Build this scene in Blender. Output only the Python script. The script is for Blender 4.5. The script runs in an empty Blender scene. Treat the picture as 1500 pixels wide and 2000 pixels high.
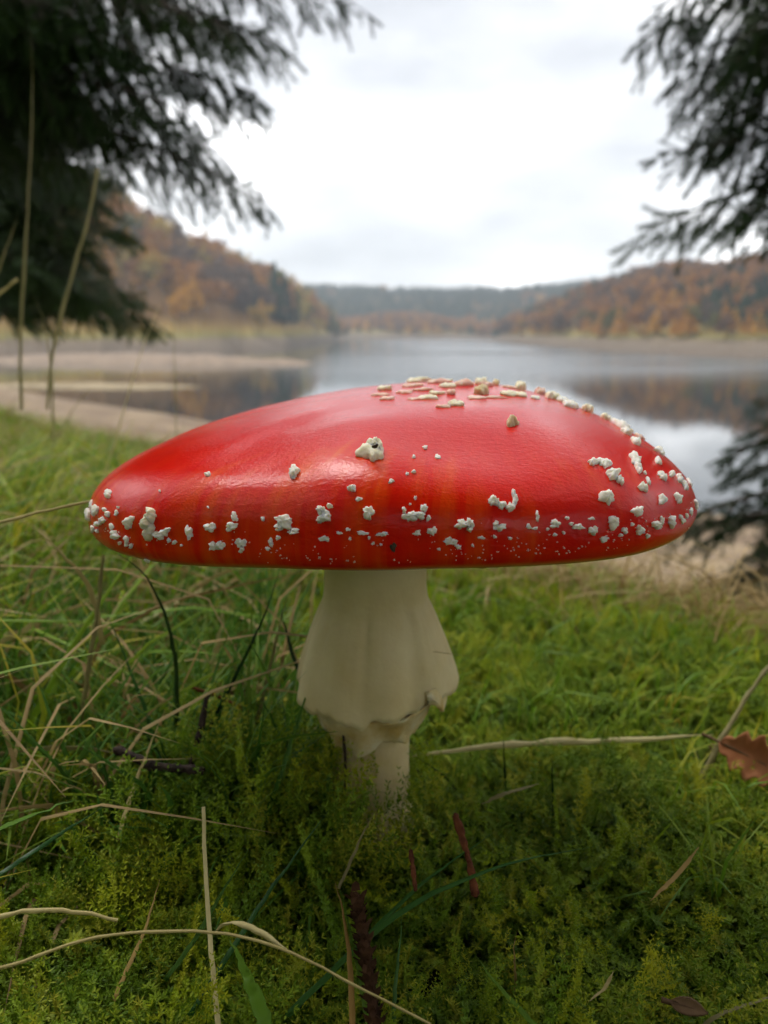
import bpy, math, random
import numpy as np
from mathutils import Vector, Matrix
from mathutils.bvhtree import BVHTree

R = math.radians
rng = np.random.default_rng(7)
random.seed(7)
S = bpy.context.scene
COL = S.collection

# ------------------------------------------------------------------ camera
FPX, PITCH = 1618.0, R(12.37)                 # focal length in photograph pixels, tilt down
CAM = np.array([0.0, -0.23, 0.1415])
FW = np.array([0, math.cos(PITCH), -math.sin(PITCH)])
UP = np.array([0, math.sin(PITCH), math.cos(PITCH)])
cd = bpy.data.cameras.new('camera')
cam = bpy.data.objects.new('camera', cd)
COL.objects.link(cam)
cam.location = CAM
cam.rotation_euler = (R(90) - PITCH, 0, 0)
cd.sensor_fit = 'VERTICAL'
cd.sensor_height = 34.6
cd.sensor_width = 34.6 * .75
cd.lens = FPX / 2000 * 34.6
cd.clip_start, cd.clip_end = .01, 9000
cd.dof.use_dof = True
cd.dof.focus_distance = .176
cd.dof.aperture_fstop = cd.lens / 1.75        # a pupil of 1.75 mm, a pocket camera's
S.camera = cam

# ------------------------------------------------------------------ world: bright overcast
SUN_DIR = Vector((-.30, .42, .86)).normalized()
w = bpy.data.worlds.new('World'); S.world = w; w.use_nodes = True
nt = w.node_tree; N = nt.nodes; L = nt.links
N.clear()
out = N.new('ShaderNodeOutputWorld'); bg = N.new('ShaderNodeBackground')
sky = N.new('ShaderNodeTexSky'); sky.sky_type = 'NISHITA'; sky.sun_disc = False
sky.sun_elevation = math.asin(SUN_DIR.z); sky.sun_rotation = math.atan2(SUN_DIR.x, SUN_DIR.y)
tc = N.new('ShaderNodeTexCoord'); mp = N.new('ShaderNodeMapping'); mp.inputs['Scale'].default_value = (1.3, 1.3, 3.6)
n1 = N.new('ShaderNodeTexNoise'); n1.inputs['Scale'].default_value = 2.1; n1.inputs['Detail'].default_value = 5; n1.inputs['Roughness'].default_value = .5
rp = N.new('ShaderNodeValToRGB')
rp.color_ramp.elements[0].position = .28; rp.color_ramp.elements[0].color = (2.5, 2.6, 2.8, 1)
e_ = rp.color_ramp.elements.new(.52); e_.color = (4.5, 4.55, 4.65, 1)
rp.color_ramp.elements[2].position = .70; rp.color_ramp.elements[2].color = (22.0, 22.0, 22.0, 1)
rp.color_ramp.interpolation = 'LINEAR'
mx = N.new('ShaderNodeMix'); mx.data_type = 'RGBA'; mx.inputs['Factor'].default_value = .94
L.new(tc.outputs['Generated'], mp.inputs['Vector']); L.new(mp.outputs['Vector'], n1.inputs['Vector'])
L.new(n1.outputs['Fac'], rp.inputs['Fac'])
L.new(sky.outputs['Color'], mx.inputs['A']); L.new(rp.outputs['Color'], mx.inputs['B'])
L.new(mx.outputs['Result'], bg.inputs['Color']); bg.inputs['Strength'].default_value = .1
L.new(bg.outputs['Background'], out.inputs['Surface'])

sl = bpy.data.lights.new('sun', 'SUN'); sl.energy = 1.5; sl.angle = R(25); sl.color = (1, .97, .92)
sun = bpy.data.objects.new('sun', sl); COL.objects.link(sun)
sun.rotation_euler = (-SUN_DIR).to_track_quat('-Z', 'Y').to_euler()
sun.location = (0, 0, 30)

S.view_settings.view_transform = 'Standard'; S.view_settings.look = 'None'
S.view_settings.exposure = 1.3; S.view_settings.gamma = 1
S.render.engine = 'CYCLES'
S.cycles.use_denoising = True
S.cycles.max_bounces = 7; S.cycles.diffuse_bounces = 2; S.cycles.glossy_bounces = 3
S.cycles.transmission_bounces = 3; S.cycles.volume_bounces = 2; S.cycles.transparent_max_bounces = 6
S.cycles.sample_clamp_indirect = 8
S.cycles.use_adaptive_sampling = True; S.cycles.adaptive_threshold = .02; S.cycles.adaptive_min_samples = 24

# ------------------------------------------------------------------ helpers
def ray(px, py):
    d = FW + (px - 750) / FPX * np.array([1., 0, 0]) + (1000 - py) / FPX * UP
    return d                                            # unit depth along the axis
def at(px, py, depth):
    return CAM + ray(px, py) * depth
def az_px(px):                                          # azimuth of an image column at the horizon
    return math.atan((px - 750) / FPX / math.cos(PITCH))
def sm(a, b, x):
    t = np.clip((x - a) / (b - a), 0, 1); return t * t * (3 - 2 * t)

def vnoise(x, y, seed=0):                               # smooth value noise, vectorised
    xi = np.floor(x).astype(np.int64); yi = np.floor(y).astype(np.int64)
    fx, fy = x - xi, y - yi
    fx = fx * fx * (3 - 2 * fx); fy = fy * fy * (3 - 2 * fy)
    def h(a, b):
        n = (a * 374761393 + b * 668265263 + seed * 2147483647) & 0xffffffff
        n = ((n ^ (n >> 13)) * 1274126177) & 0xffffffff
        return ((n ^ (n >> 16)) & 0xffff) / 65535.
    return (h(xi, yi) * (1 - fx) + h(xi + 1, yi) * fx) * (1 - fy) + (h(xi, yi + 1) * (1 - fx) + h(xi + 1, yi + 1) * fx) * fy
def fbm(x, y, seed=0, o=3):
    s = 0; a = .5
    for k in range(o):
        s = s + a * (vnoise(x * 2 ** k, y * 2 ** k, seed + k) - .5); a *= .5
    return s

def mesh(name, v, f, mat=None, smooth=False, attrs=None):
    """v: (n,3); f: an (m,3)/(m,4) array or a list of those or of tuples"""
    me = bpy.data.meshes.new(name)
    v = np.asarray(v, dtype=np.float32).reshape(-1, 3)
    fs = f if isinstance(f, (list, tuple)) and len(f) and isinstance(f[0], np.ndarray) else [np.asarray(f)]
    fs = [a for a in fs if len(a)]
    loops = np.concatenate([a.reshape(-1) for a in fs]).astype(np.int32)
    tot = np.concatenate([np.full(len(a), a.shape[1]) for a in fs]).astype(np.int32)
    st = np.concatenate([[0], np.cumsum(tot)[:-1]]).astype(np.int32)
    me.vertices.add(len(v)); me.vertices.foreach_set('co', v.reshape(-1))
    me.loops.add(len(loops)); me.loops.foreach_set('vertex_index', loops)
    me.polygons.add(len(tot)); me.polygons.foreach_set('loop_start', st); me.polygons.foreach_set('loop_total', tot)
    if smooth: me.polygons.foreach_set('use_smooth', np.ones(len(tot), dtype=bool))
    if attrs:
        for k, (ty, d) in attrs.items():
            a = me.attributes.new(k, ty, 'POINT')
            d = np.asarray(d, dtype=np.int32 if ty == 'INT' else np.float32)
            a.data.foreach_set('vector' if ty == 'FLOAT_VECTOR' else 'value', d.reshape(-1))
    me.update(calc_edges=True); me.validate()
    if mat: me.materials.append(mat)
    return me
def obj(name, me, parent=None, loc=None):
    o = bpy.data.objects.new(name, me); COL.objects.link(o)
    if loc is not None: o.location = loc
    if parent is not None:
        o.parent = parent
        p = parent; off = Vector((0, 0, 0))
        while p is not None: off += p.location; p = p.parent
        o.location = o.location - off          # meshes are written in world coordinates
    return o
def empty(name, loc):
    o = bpy.data.objects.new(name, None); COL.objects.link(o); o.location = loc; o.empty_display_size = .05
    return o
def tag(o, label=None, cat=None, group=None, kind=None):
    if label: o['label'] = label
    if cat: o['category'] = cat
    if group: o['group'] = group
    if kind: o['kind'] = kind
    return o
class MB:                                               # collects pieces into one mesh
    def __init__(s): s.v = []; s.f = {3: [], 4: []}; s.n = 0
    def add(s, v, f):
        v = np.asarray(v, float).reshape(-1, 3)
        fs = f if isinstance(f, list) else [f]
        for a in fs:
            a = np.asarray(a)
            if len(a): s.f[a.shape[1]].append(a + s.n)
        s.v.append(v); s.n += len(v)
    def me(s, name, mat, smooth=False):
        fs = [np.concatenate(s.f[k]) for k in (3, 4) if s.f[k]]
        return mesh(name, np.concatenate(s.v), fs, mat, smooth)

def frames(P):
    P = np.asarray(P, float); T = np.gradient(P, axis=0)
    T /= np.linalg.norm(T, axis=1)[:, None] + 1e-12
    up = np.array([0, 0, 1.]) if abs(T[0][2]) < .9 else np.array([0, 1., 0])
    A = np.cross(T, up); A /= np.linalg.norm(A, axis=1)[:, None] + 1e-12
    B = np.cross(A, T)
    return P, T, A, B
def spline(P, n):
    P = np.asarray(P, float)
    if len(P) == 2: return P[0] + (P[1] - P[0]) * np.linspace(0, 1, n)[:, None]
    d = np.r_[0, np.cumsum(np.linalg.norm(np.diff(P, axis=0), axis=1))]; d /= d[-1]
    m = np.zeros_like(P)
    m[1:-1] = (P[2:] - P[:-2]) / (d[2:] - d[:-2])[:, None]
    m[0] = (P[1] - P[0]) / (d[1] - d[0]); m[-1] = (P[-1] - P[-2]) / (d[-1] - d[-2])
    t = np.linspace(0, 1, n); k = np.clip(np.searchsorted(d, t, 'right') - 1, 0, len(P) - 2)
    h = (d[k + 1] - d[k]); u = ((t - d[k]) / h)[:, None]; h = h[:, None]
    return (2*u**3-3*u**2+1)*P[k]+(u**3-2*u**2+u)*h*m[k]+(-2*u**3+3*u**2)*P[k+1]+(u**3-u**2)*h*m[k+1]
def tube(P, rad, k=6, cap=True):
    P, T, A, B = frames(P); n = len(P); rad = np.broadcast_to(rad, (n,))
    a = np.linspace(0, 2 * np.pi, k, endpoint=False)
    v = P[:, None] + rad[:, None, None] * (np.cos(a)[None, :, None] * A[:, None] + np.sin(a)[None, :, None] * B[:, None])
    i = np.arange(n - 1)[:, None] * k; j = np.arange(k)[None]; j2 = (j + 1) % k
    f = np.stack([i + j, i + j2, i + k + j2, i + k + j], -1).reshape(-1, 4)
    return v.reshape(-1, 3), f
def ribbon(P, wid, fold=.25, side=None):                # a folded leaf blade: three points across
    P, T, A, B = frames(P); n = len(P); wid = np.broadcast_to(wid, (n,))[:, None]
    if side is not None:
        A = np.cross(T, np.cross(side, T)); A /= np.linalg.norm(A, axis=1)[:, None] + 1e-12; B = np.cross(A, T)
    v = np.stack([P - A * wid / 2, P - B * wid * fold, P + A * wid / 2], 1).reshape(-1, 3)
    i = np.arange(n - 1) * 3
    f = np.concatenate([np.stack([i, i + 1, i + 4, i + 3], -1), np.stack([i + 1, i + 2, i + 5, i + 4], -1)])
    return v, f
def rotz(a): c, s = math.cos(a), math.sin(a); return np.array([[c, -s, 0], [s, c, 0], [0, 0, 1]])
def basis_from_dir(D, roll):                            # frames for many directions: columns x, y, z=D
    D = D / np.linalg.norm(D, axis=1)[:, None]
    ref = np.where(np.abs(D[:, 2:3]) < .95, np.array([[0, 0, 1.]]), np.array([[1., 0, 0]]))
    X = np.cross(ref, D); X /= np.linalg.norm(X, axis=1)[:, None]; Y = np.cross(D, X)
    c, s = np.cos(roll)[:, None], np.sin(roll)[:, None]
    return np.stack([X * c + Y * s, -X * s + Y * c, D], -1)
def instanced(tv, tf, pos, M, sc):                      # template copies baked into arrays
    n = len(pos); v = np.einsum('nij,kj->nki', M, tv) * np.asarray(sc).reshape(n, 1, -1) + pos[:, None]
    f = (tf[None] + (np.arange(n) * len(tv))[:, None, None]).reshape(-1, tf.shape[1])
    return v.reshape(-1, 3), f

# ------------------------------------------------------------------ materials
def mat(name):
    m = bpy.data.materials.new(name); m.use_nodes = True
    t = m.node_tree; return m, t.nodes, t.links, t.nodes['Principled BSDF']
def node(N, ty, **k):
    n = N.new('ShaderNode' + ty)
    for a, b in k.items():
        if a in n.inputs: n.inputs[a].default_value = b
        else: setattr(n, a, b)
    return n
def ramp(N, stops):
    r = N.new('ShaderNodeValToRGB'); e = r.color_ramp.elements
    while len(e) < len(stops): e.new(.5)
    for i, (p, c) in enumerate(stops): e[i].position = p; e[i].color = (*c, 1)
    return r
def leaf_mat(name, stops, rough=.5, trans=.35, noise=60., spec=.22, along=None):
    """plant tissue: a colour that varies per plant and along it, and lets light through"""
    m, N, L, b = mat(name)
    oi = node(N, 'ObjectInfo'); tcn = node(N, 'TexCoord')
    nz = node(N, 'TexNoise', Scale=noise, Detail=2.0)
    L.new(tcn.outputs['Object'], nz.inputs['Vector'])
    ad = node(N, 'Math', operation='MULTIPLY_ADD'); ad.inputs[1].default_value = .45
    L.new(nz.outputs['Fac'], ad.inputs[0])
    sc = node(N, 'Math', operation='MULTIPLY'); sc.inputs[1].default_value = .78
    L.new(oi.outputs['Random'], sc.inputs[0]); L.new(sc.outputs[0], ad.inputs[2])
    rp = ramp(N, stops); L.new(ad.outputs[0], rp.inputs['Fac'])
    L.new(rp.outputs['Color'], b.inputs['Base Color'])
    b.inputs['Roughness'].default_value = rough; b.inputs['Specular IOR Level'].default_value = spec
    if trans:
        tr = node(N, 'BsdfTranslucent'); ms = node(N, 'MixShader'); ms.inputs[0].default_value = trans
        L.new(rp.outputs['Color'], tr.inputs['Color'])
        L.new(b.outputs[0], ms.inputs[1]); L.new(tr.outputs[0], ms.inputs[2])
        L.new(ms.outputs[0], N['Material Output'].inputs['Surface'])
    return m
def rough_mat(name, stops, scale, rough=.85, bump=0., bscale=None, spec=.3, detail=4., coord='Object', dist=None):
    m, N, L, b = mat(name)
    tcn = node(N, 'TexCoord'); nz = node(N, 'TexNoise', Scale=scale, Detail=detail)
    L.new(tcn.outputs[coord], nz.inputs['Vector'])
    rp = ramp(N, stops); L.new(nz.outputs['Fac'], rp.inputs['Fac']); L.new(rp.outputs['Color'], b.inputs['Base Color'])
    b.inputs['Roughness'].default_value = rough; b.inputs['Specular IOR Level'].default_value = spec
    if bump:
        n2 = node(N, 'TexNoise', Scale=bscale or scale * 3, Detail=4.0); L.new(tcn.outputs[coord], n2.inputs['Vector'])
        bp = node(N, 'Bump', Strength=bump); bp.inputs['Distance'].default_value = dist or .3 / (bscale or scale * 3)
        L.new(n2.outputs['Fac'], bp.inputs['Height']); L.new(bp.outputs[0], b.inputs['Normal'])
    return m

M = {}
M['moss'] = leaf_mat('moss_green', [(0.05, (0.0633, 0.1201, 0.0082)), (0.45, (0.1478, 0.2503, 0.0123)), (0.8, (0.2638, 0.3604, 0.0185)), (1, (0.4012, 0.4004, 0.0308))], .55, .35, 90)
M['lime'] = leaf_mat('moss_lime', [(0.05, (0.1201, 0.1888, 0.0072)), (0.5, (0.2574, 0.3485, 0.0108)), (1, (0.4462, 0.4501, 0.0216))], .55, .4, 90)
M['mossbrown'] = leaf_mat('moss_brown', [(0.05, (0.07, 0.0743, 0.0144)), (0.5, (0.14, 0.1148, 0.0216)), (1, (0.238, 0.162, 0.036))], .6, .3, 90)
M['grass'] = leaf_mat('grass_green', [(0.05, (0.0558, 0.1415, 0.0103)), (0.5, (0.1519, 0.2827, 0.0133)), (0.85, (0.3038, 0.3916, 0.0184)), (1, (0.5063, 0.4133, 0.041))], .42, .35, 30)
M['dryg'] = leaf_mat('grass_dry', [(0.1, (0.176, 0.105, 0.0333)), (0.5, (0.33, 0.2205, 0.0808)), (1, (0.462, 0.3465, 0.1615))], .6, .25, 40)
M['bladeg'] = leaf_mat('blade_green', [(0.1, (0.0234, 0.078, 0.0198)), (0.6, (0.0455, 0.1365, 0.0242)), (1, (0.078, 0.169, 0.022))], .35, .3, 60)
M['bladel'] = leaf_mat('blade_lime', [(.1, (.06, .15, .012)), (.6, (.12, .24, .015)), (1, (.18, .28, .03))], .4, .35, 60)
M['bladed'] = leaf_mat('blade_dark', [(.1, (.010, .035, .012)), (.6, (.020, .055, .014)), (1, (.035, .07, .015))], .4, .2, 60)
M['straw'] = leaf_mat('straw_pale', [(0.1, (0.3808, 0.297, 0.1056)), (0.6, (0.56, 0.462, 0.1936)), (1, (0.6944, 0.605, 0.2992))], .5, .2, 120)
M['strawg'] = leaf_mat('straw_greenish', [(.1, (.19, .16, .06)), (.6, (.30, .26, .10)), (1, (.40, .35, .16))], .5, .2, 120)
M['strawo'] = leaf_mat('straw_ochre', [(.1, (.30, .17, .04)), (.6, (.42, .26, .07)), (1, (.5, .34, .12))], .5, .2, 120)
M['twig'] = rough_mat('twig_dark', [(.3, (.012, .008, .006)), (.7, (.05, .03, .02))], 300, .8, .8, 700)
M['fine'] = leaf_mat('fine_blade', [(0.1, (0.04, 0.117, 0.0154)), (0.6, (0.091, 0.2028, 0.022)), (1, (0.182, 0.2652, 0.0275))], .4, .3, 60)
M['twigr'] = rough_mat('twig_red', [(.3, (.055, .018, .008)), (.7, (.17, .055, .020))], 300, .85, .8, 700, .1)
M['cone'] = rough_mat('cone_scale', [(.3, (.025, .012, .006)), (.7, (.09, .042, .018))], 260, .85, .6, 700, .1)
M['leafb'] = leaf_mat('leaf_brown', [(0.1, (0.272, 0.0935, 0.034)), (0.6, (0.442, 0.17, 0.068)), (1, (0.561, 0.255, 0.119))], .6, .25, 80)
M['leafd'] = leaf_mat('leaf_dull', [(.1, (.09, .05, .025)), (.6, (.15, .085, .04)), (1, (.2, .12, .06))], .7, .2, 80)
M['needle'] = leaf_mat('spruce_needle', [(.1, (.010, .022, .009)), (.6, (.018, .040, .012)), (1, (.03, .055, .015))], .5, .12, 3)
M['bark'] = rough_mat('bark', [(.3, (.025, .018, .013)), (.7, (.08, .06, .045))], 14, .9, .8, 40, dist=.02)

# cap skin
m, N_, L_, b = mat('cap_skin'); M['cap'] = m
ar = node(N_, 'Attribute', attribute_name='rad'); ast = node(N_, 'Attribute', attribute_name='streak'); tcn = node(N_, 'TexCoord')
ns = node(N_, 'TexNoise', Scale=1.0, Detail=4.0, Roughness=.6); L_.new(ast.outputs['Vector'], ns.inputs['Vector'])
nb = node(N_, 'TexNoise', Scale=38.0, Detail=2.0); L_.new(tcn.outputs['Object'], nb.inputs['Vector'])
ad = node(N_, 'Attribute', attribute_name='orange')
o1 = node(N_, 'Math', operation='MULTIPLY'); L_.new(ad.outputs['Fac'], o1.inputs[0])
mr = node(N_, 'MapRange'); mr.inputs[1].default_value = .22; mr.inputs[2].default_value = .80
L_.new(ns.outputs['Fac'], mr.inputs[0]); L_.new(mr.outputs[0], o1.inputs[1])
o2 = node(N_, 'Math', operation='MULTIPLY'); L_.new(o1.outputs[0], o2.inputs[0])
mr2 = node(N_, 'MapRange'); mr2.inputs[1].default_value = .35; mr2.inputs[2].default_value = .6; mr2.inputs[3].default_value = .35; L_.new(nb.outputs['Fac'], mr2.inputs[0]); L_.new(mr2.outputs[0], o2.inputs[1])
cr = ramp(N_, [(0, (.64, .004, .003)), (.35, (.68, .014, .002)), (.7, (.72, .055, .003)), (1, (.75, .11, .006))]); L_.new(o2.outputs[0], cr.inputs['Fac'])
mg = node(N_, 'Attribute', attribute_name='margin')
mxm = node(N_, 'Mix', data_type='RGBA'); mxm.inputs['B'].default_value = (.62, .40, .08, 1)
L_.new(mg.outputs['Fac'], mxm.inputs['Factor']); L_.new(cr.outputs['Color'], mxm.inputs['A'])
L_.new(mxm.outputs['Result'], b.inputs['Base Color'])
b.inputs['Roughness'].default_value = .27; b.inputs['Specular IOR Level'].default_value = .20
b.inputs['Subsurface Weight'].default_value = .12; b.inputs['Subsurface Radius'].default_value = (.004, .0008, .0004); b.inputs['Subsurface Scale'].default_value = .6
nf = node(N_, 'TexNoise', Scale=1250.0, Detail=3.0, Roughness=.6); L_.new(tcn.outputs['Object'], nf.inputs['Vector'])
acv = node(N_, 'Attribute', attribute_name='wrinkle'); nw = node(N_, 'TexNoise', Scale=1.0, Detail=3.0, Roughness=.55, Distortion=.6); L_.new(acv.outputs['Vector'], nw.inputs['Vector'])
b1 = node(N_, 'Bump', Strength=.34); b1.inputs['Distance'].default_value = .00022; L_.new(nf.outputs['Fac'], b1.inputs['Height'])
b2 = node(N_, 'Bump', Strength=.22); b2.inputs['Distance'].default_value = .0005; L_.new(nw.outputs['Fac'], b2.inputs['Height']); L_.new(b1.outputs[0], b2.inputs['Normal'])
L_.new(b2.outputs[0], b.inputs['Normal'])
rr = node(N_, 'MapRange'); rr.inputs[3].default_value = .13; rr.inputs[4].default_value = .25; L_.new(nb.outputs['Fac'], rr.inputs[0]); L_.new(rr.outputs[0], b.inputs['Roughness'])

def flesh(name, stops, scale, bump=.5, bscale=900., rough=.7, sss=.45):
    m = rough_mat(name, stops, scale, rough, bump, bscale, .3)
    b = m.node_tree.nodes['Principled BSDF']
    b.inputs['Subsurface Weight'].default_value = sss; b.inputs['Subsurface Radius'].default_value = (.004, .003, .0015); b.inputs['Subsurface Scale'].default_value = .5
    return m
M['wart'] = flesh('wart_white', [(.3, (.80, .74, .61)), (.7, (.90, .87, .78))], 500, .8, 1500, .85)
M['warty'] = flesh('wart_cream', [(.3, (.78, .68, .46)), (.7, (.88, .81, .63))], 500, .8, 1500, .85)
M['wartp'] = flesh('wart_pink', [(.3, (.74, .38, .30)), (.7, (.86, .64, .52))], 500, .8, 1500, .8)
M['wartt'] = flesh('wart_tan', [(.3, (.60, .45, .25)), (.7, (.76, .62, .40))], 500, .8, 1500, .85)
M['speck'] = rough_mat('dark_speck', [(.3, (.03, .02, .012)), (.7, (.10, .07, .04))], 900, .8)
M['gill'] = flesh('gill_cream', [(.3, (.66, .58, .36)), (.7, (.76, .70, .50))], 120, .2, 900, .8)
M['stem'] = flesh('stem_cream', [(.3, (.58, .45, .20)), (.7, (.70, .58, .33))], 70, .45, 700, .7)
M['ring'] = flesh('ring_cream', [(.3, (.68, .53, .25)), (.7, (.80, .66, .37))], 60, .3, 500, .65, .3)
M['ringedge'] = flesh('ring_torn_yellow', [(.3, (.55, .36, .10)), (.55, (.70, .56, .28)), (.8, (.80, .73, .52))], 160, .7, 900, .8)

# ground, shore, water, hills
m, N_, L_, b = mat('bank_ground'); M['ground'] = m
tcn = node(N_, 'TexCoord'); n_a = node(N_, 'TexNoise', Scale=55.0, Detail=5.0); n_b = node(N_, 'TexNoise', Scale=1.1, Detail=5.0); n_c = node(N_, 'TexNoise', Scale=.35, Detail=6.0)
for n_ in (n_a, n_b, n_c): L_.new(tcn.outputs['Object'], n_.inputs['Vector'])
ra = ramp(N_, [(.3, (.012, .012, .006)), (.55, (.030, .034, .010)), (.75, (.06, .07, .016))]); L_.new(n_a.outputs['Fac'], ra.inputs['Fac'])
rb = ramp(N_, [(.3, (.07, .115, .02)), (.6, (.12, .15, .03)), (.75, (.17, .15, .05))]); L_.new(n_b.outputs['Fac'], rb.inputs['Fac'])
rc = ramp(N_, [(.3, (.11, .075, .048)), (.5, (.16, .115, .075)), (.7, (.24, .18, .11))]); L_.new(n_c.outputs['Fac'], rc.inputs['Fac'])
at1 = node(N_, 'Attribute', attribute_name='far'); at2 = node(N_, 'Attribute', attribute_name='sand')
m1 = node(N_, 'Mix', data_type='RGBA'); m2 = node(N_, 'Mix', data_type='RGBA')
L_.new(at1.outputs['Fac'], m1.inputs['Factor']); L_.new(ra.outputs['Color'], m1.inputs['A']); L_.new(rb.outputs['Color'], m1.inputs['B'])
L_.new(at2.outputs['Fac'], m2.inputs['Factor']); L_.new(m1.outputs['Result'], m2.inputs['A']); L_.new(rc.outputs['Color'], m2.inputs['B'])
L_.new(m2.outputs['Result'], b.inputs['Base Color']); b.inputs['Roughness'].default_value = .95; b.inputs['Specular IOR Level'].default_value = .15

ZW = -6.86                                              # water level
m, N_, L_, b = mat('lake_water'); M['water'] = m
b.inputs['Base Color'].default_value = (.012, .017, .018, 1); b.inputs['IOR'].default_value = 1.6; b.inputs['Specular IOR Level'].default_value = .8
geo = node(N_, 'NewGeometry'); mpn = node(N_, 'Mapping'); mpn.inputs['Scale'].default_value = (.006, .016, 1); mpn.inputs['Rotation'].default_value = (0, 0, R(-14))
L_.new(geo.outputs['Position'], mpn.inputs['Vector'])
nz = node(N_, 'TexNoise', Scale=1.0, Detail=3.0); L_.new(mpn.outputs[0], nz.inputs['Vector'])
mr = node(N_, 'MapRange'); mr.inputs[1].default_value = .36; mr.inputs[2].default_value = .50; mr.inputs[3].default_value = .03; mr.inputs[4].default_value = .19
L_.new(nz.outputs['Fac'], mr.inputs[0])
sx = node(N_, 'SeparateXYZ'); L_.new(geo.outputs['Position'], sx.inputs[0])
lf = node(N_, 'MapRange'); lf.inputs[1].default_value = -45.; lf.inputs[2].default_value = 20.; L_.new(sx.outputs['X'], lf.inputs[0])   # sheltered calm water under the left shore
mm = node(N_, 'Math', operation='MULTIPLY'); L_.new(mr.outputs[0], mm.inputs[0]); fd = node(N_, 'MapRange'); fd.inputs[1].default_value = 95.; fd.inputs[2].default_value = 150.; L_.new(sx.outputs['Y'], fd.inputs[0])   # the breeze only reaches the open lake
m3 = node(N_, 'Math', operation='MULTIPLY'); L_.new(lf.outputs[0], m3.inputs[0]); L_.new(fd.outputs[0], m3.inputs[1]); L_.new(m3.outputs[0], mm.inputs[1])
aa = node(N_, 'Math', operation='ADD'); aa.inputs[1].default_value = .035; L_.new(mm.outputs[0], aa.inputs[0]); L_.new(aa.outputs[0], b.inputs['Roughness'])
nr = node(N_, 'TexNoise', Scale=2.2, Detail=2.0); L_.new(geo.outputs['Position'], nr.inputs['Vector'])
bp = node(N_, 'Bump', Strength=.05); bp.inputs['Distance'].default_value = .05; L_.new(nr.outputs['Fac'], bp.inputs['Height']); L_.new(bp.outputs[0], b.inputs['Normal'])

m, N_, L_, b = mat('hill_ground'); M['hill'] = m
geo = node(N_, 'NewGeometry'); sx = node(N_, 'SeparateXYZ'); L_.new(geo.outputs['Position'], sx.inputs[0])
n_a = node(N_, 'TexNoise', Scale=.045, Detail=6.0); L_.new(geo.outputs['Position'], n_a.inputs['Vector'])
zz = node(N_, 'MapRange'); zz.inputs[1].default_value = ZW; zz.inputs[2].default_value = ZW + 20; L_.new(sx.outputs['Z'], zz.inputs[0])
ja = node(N_, 'Math', operation='MULTIPLY_ADD'); ja.inputs[1].default_value = .16; L_.new(n_a.outputs['Fac'], ja.inputs[0]); L_.new(zz.outputs[0], ja.inputs[2])
sb = node(N_, 'Math', operation='SUBTRACT'); sb.inputs[1].default_value = .08; L_.new(ja.outputs[0], sb.inputs[0])
rm = ramp(N_, [(0, (.10, .075, .055)), (.10, (.11, .085, .062)), (.19, (.14, .105, .07)), (.24, (.17, .15, .045)), (.38, (.24, .16, .045)), (.6, (.16, .085, .03))]); L_.new(sb.outputs[0], rm.inputs['Fac'])
L_.new(rm.outputs['Color'], b.inputs['Base Color']); b.inputs['Roughness'].default_value = .95; b.inputs['Specular IOR Level'].default_value = .1

# ------------------------------------------------------------------ ground: the bank the mushroom stands on
DX, DY = math.sin(R(50)), math.cos(R(50))               # the way the bank falls
def zground(x, y):
    x = np.asarray(x, float); y = np.asarray(y, float)
    r = np.hypot(x, y)
    s = x * DX + y * DY + 3.0 * fbm(x / 30, y / 30, 5) * np.clip(r / 20, 0, 1)
    z = -.42 * np.where(s < .08, 0, np.where(s < .45, (s - .08) ** 2 / .74, s - .265))
    zs = -4.6 - .137 * (s - 14)                         # the flatter shore
    k = np.clip((s - 10) / 7, 0, 1); k = k * k * (3 - 2 * k)
    z = z * (1 - k) + zs * k
    z = np.maximum(z, -12)
    z = z + .016 * fbm(x / .07, y / .07, 1) + .05 * fbm(x / .5, y / .5, 3) * np.clip(r / .5, 0, 1) + .6 * fbm(x / 9, y / 9, 8) * np.clip((r - 6) / 12, 0, 1)
    # a low hummock left of the stem, a hollow under the nearest moss
    z = z + .006 * np.exp(-((x + .055) ** 2 + (y - .01) ** 2) / .035 ** 2) - .012
    up = np.clip((-s - .2), 0, 40); z = z + .28 * up  # unseen rise behind the viewer, steepened to block low sky from the cap
    return z
def ground_depth(px, py):
    d = ray(px, py); t = np.geomspace(.05, 6, 900); P = CAM + d * t[:, None]; b_ = P[:, 2] < zground(P[:, 0], P[:, 1]) + .004
    return float(t[np.argmax(b_)]) if b_.any() else 1.0
nr_, na_ = 190, 320
rr_ = np.r_[0, np.geomspace(.012, 170, nr_ - 1)]
aa_ = np.linspace(0, 2 * np.pi, na_, endpoint=False)
gx = rr_[:, None] * np.cos(aa_); gy = rr_[:, None] * np.sin(aa_)
gz = zground(gx, gy)
gv = np.stack([gx, gy, gz], -1).reshape(-1, 3)
i = np.arange(nr_ - 1)[:, None] * na_; j = np.arange(na_)[None]; j2 = (j + 1) % na_
gf = np.stack([i + j, i + j2, i + na_ + j2, i + na_ + j], -1)[1:].reshape(-1, 4)
gf3 = np.stack([np.zeros(na_, int), na_ + np.arange(na_), na_ + (np.arange(na_) + 1) % na_], -1)
sx_ = gx * DX + gy * DY
sand = sm(3.5, 6, sx_ + 2.2 * fbm(gx / 4, gy / 4, 9)).reshape(-1)
far = sm(.5, 1.5, np.hypot(gx, gy)).reshape(-1)
tag(obj('bank_ground', mesh('bank_ground', gv, [gf3, gf], M['ground'], True, {'sand': ('FLOAT', sand), 'far': ('FLOAT', far)})), kind='structure')

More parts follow.
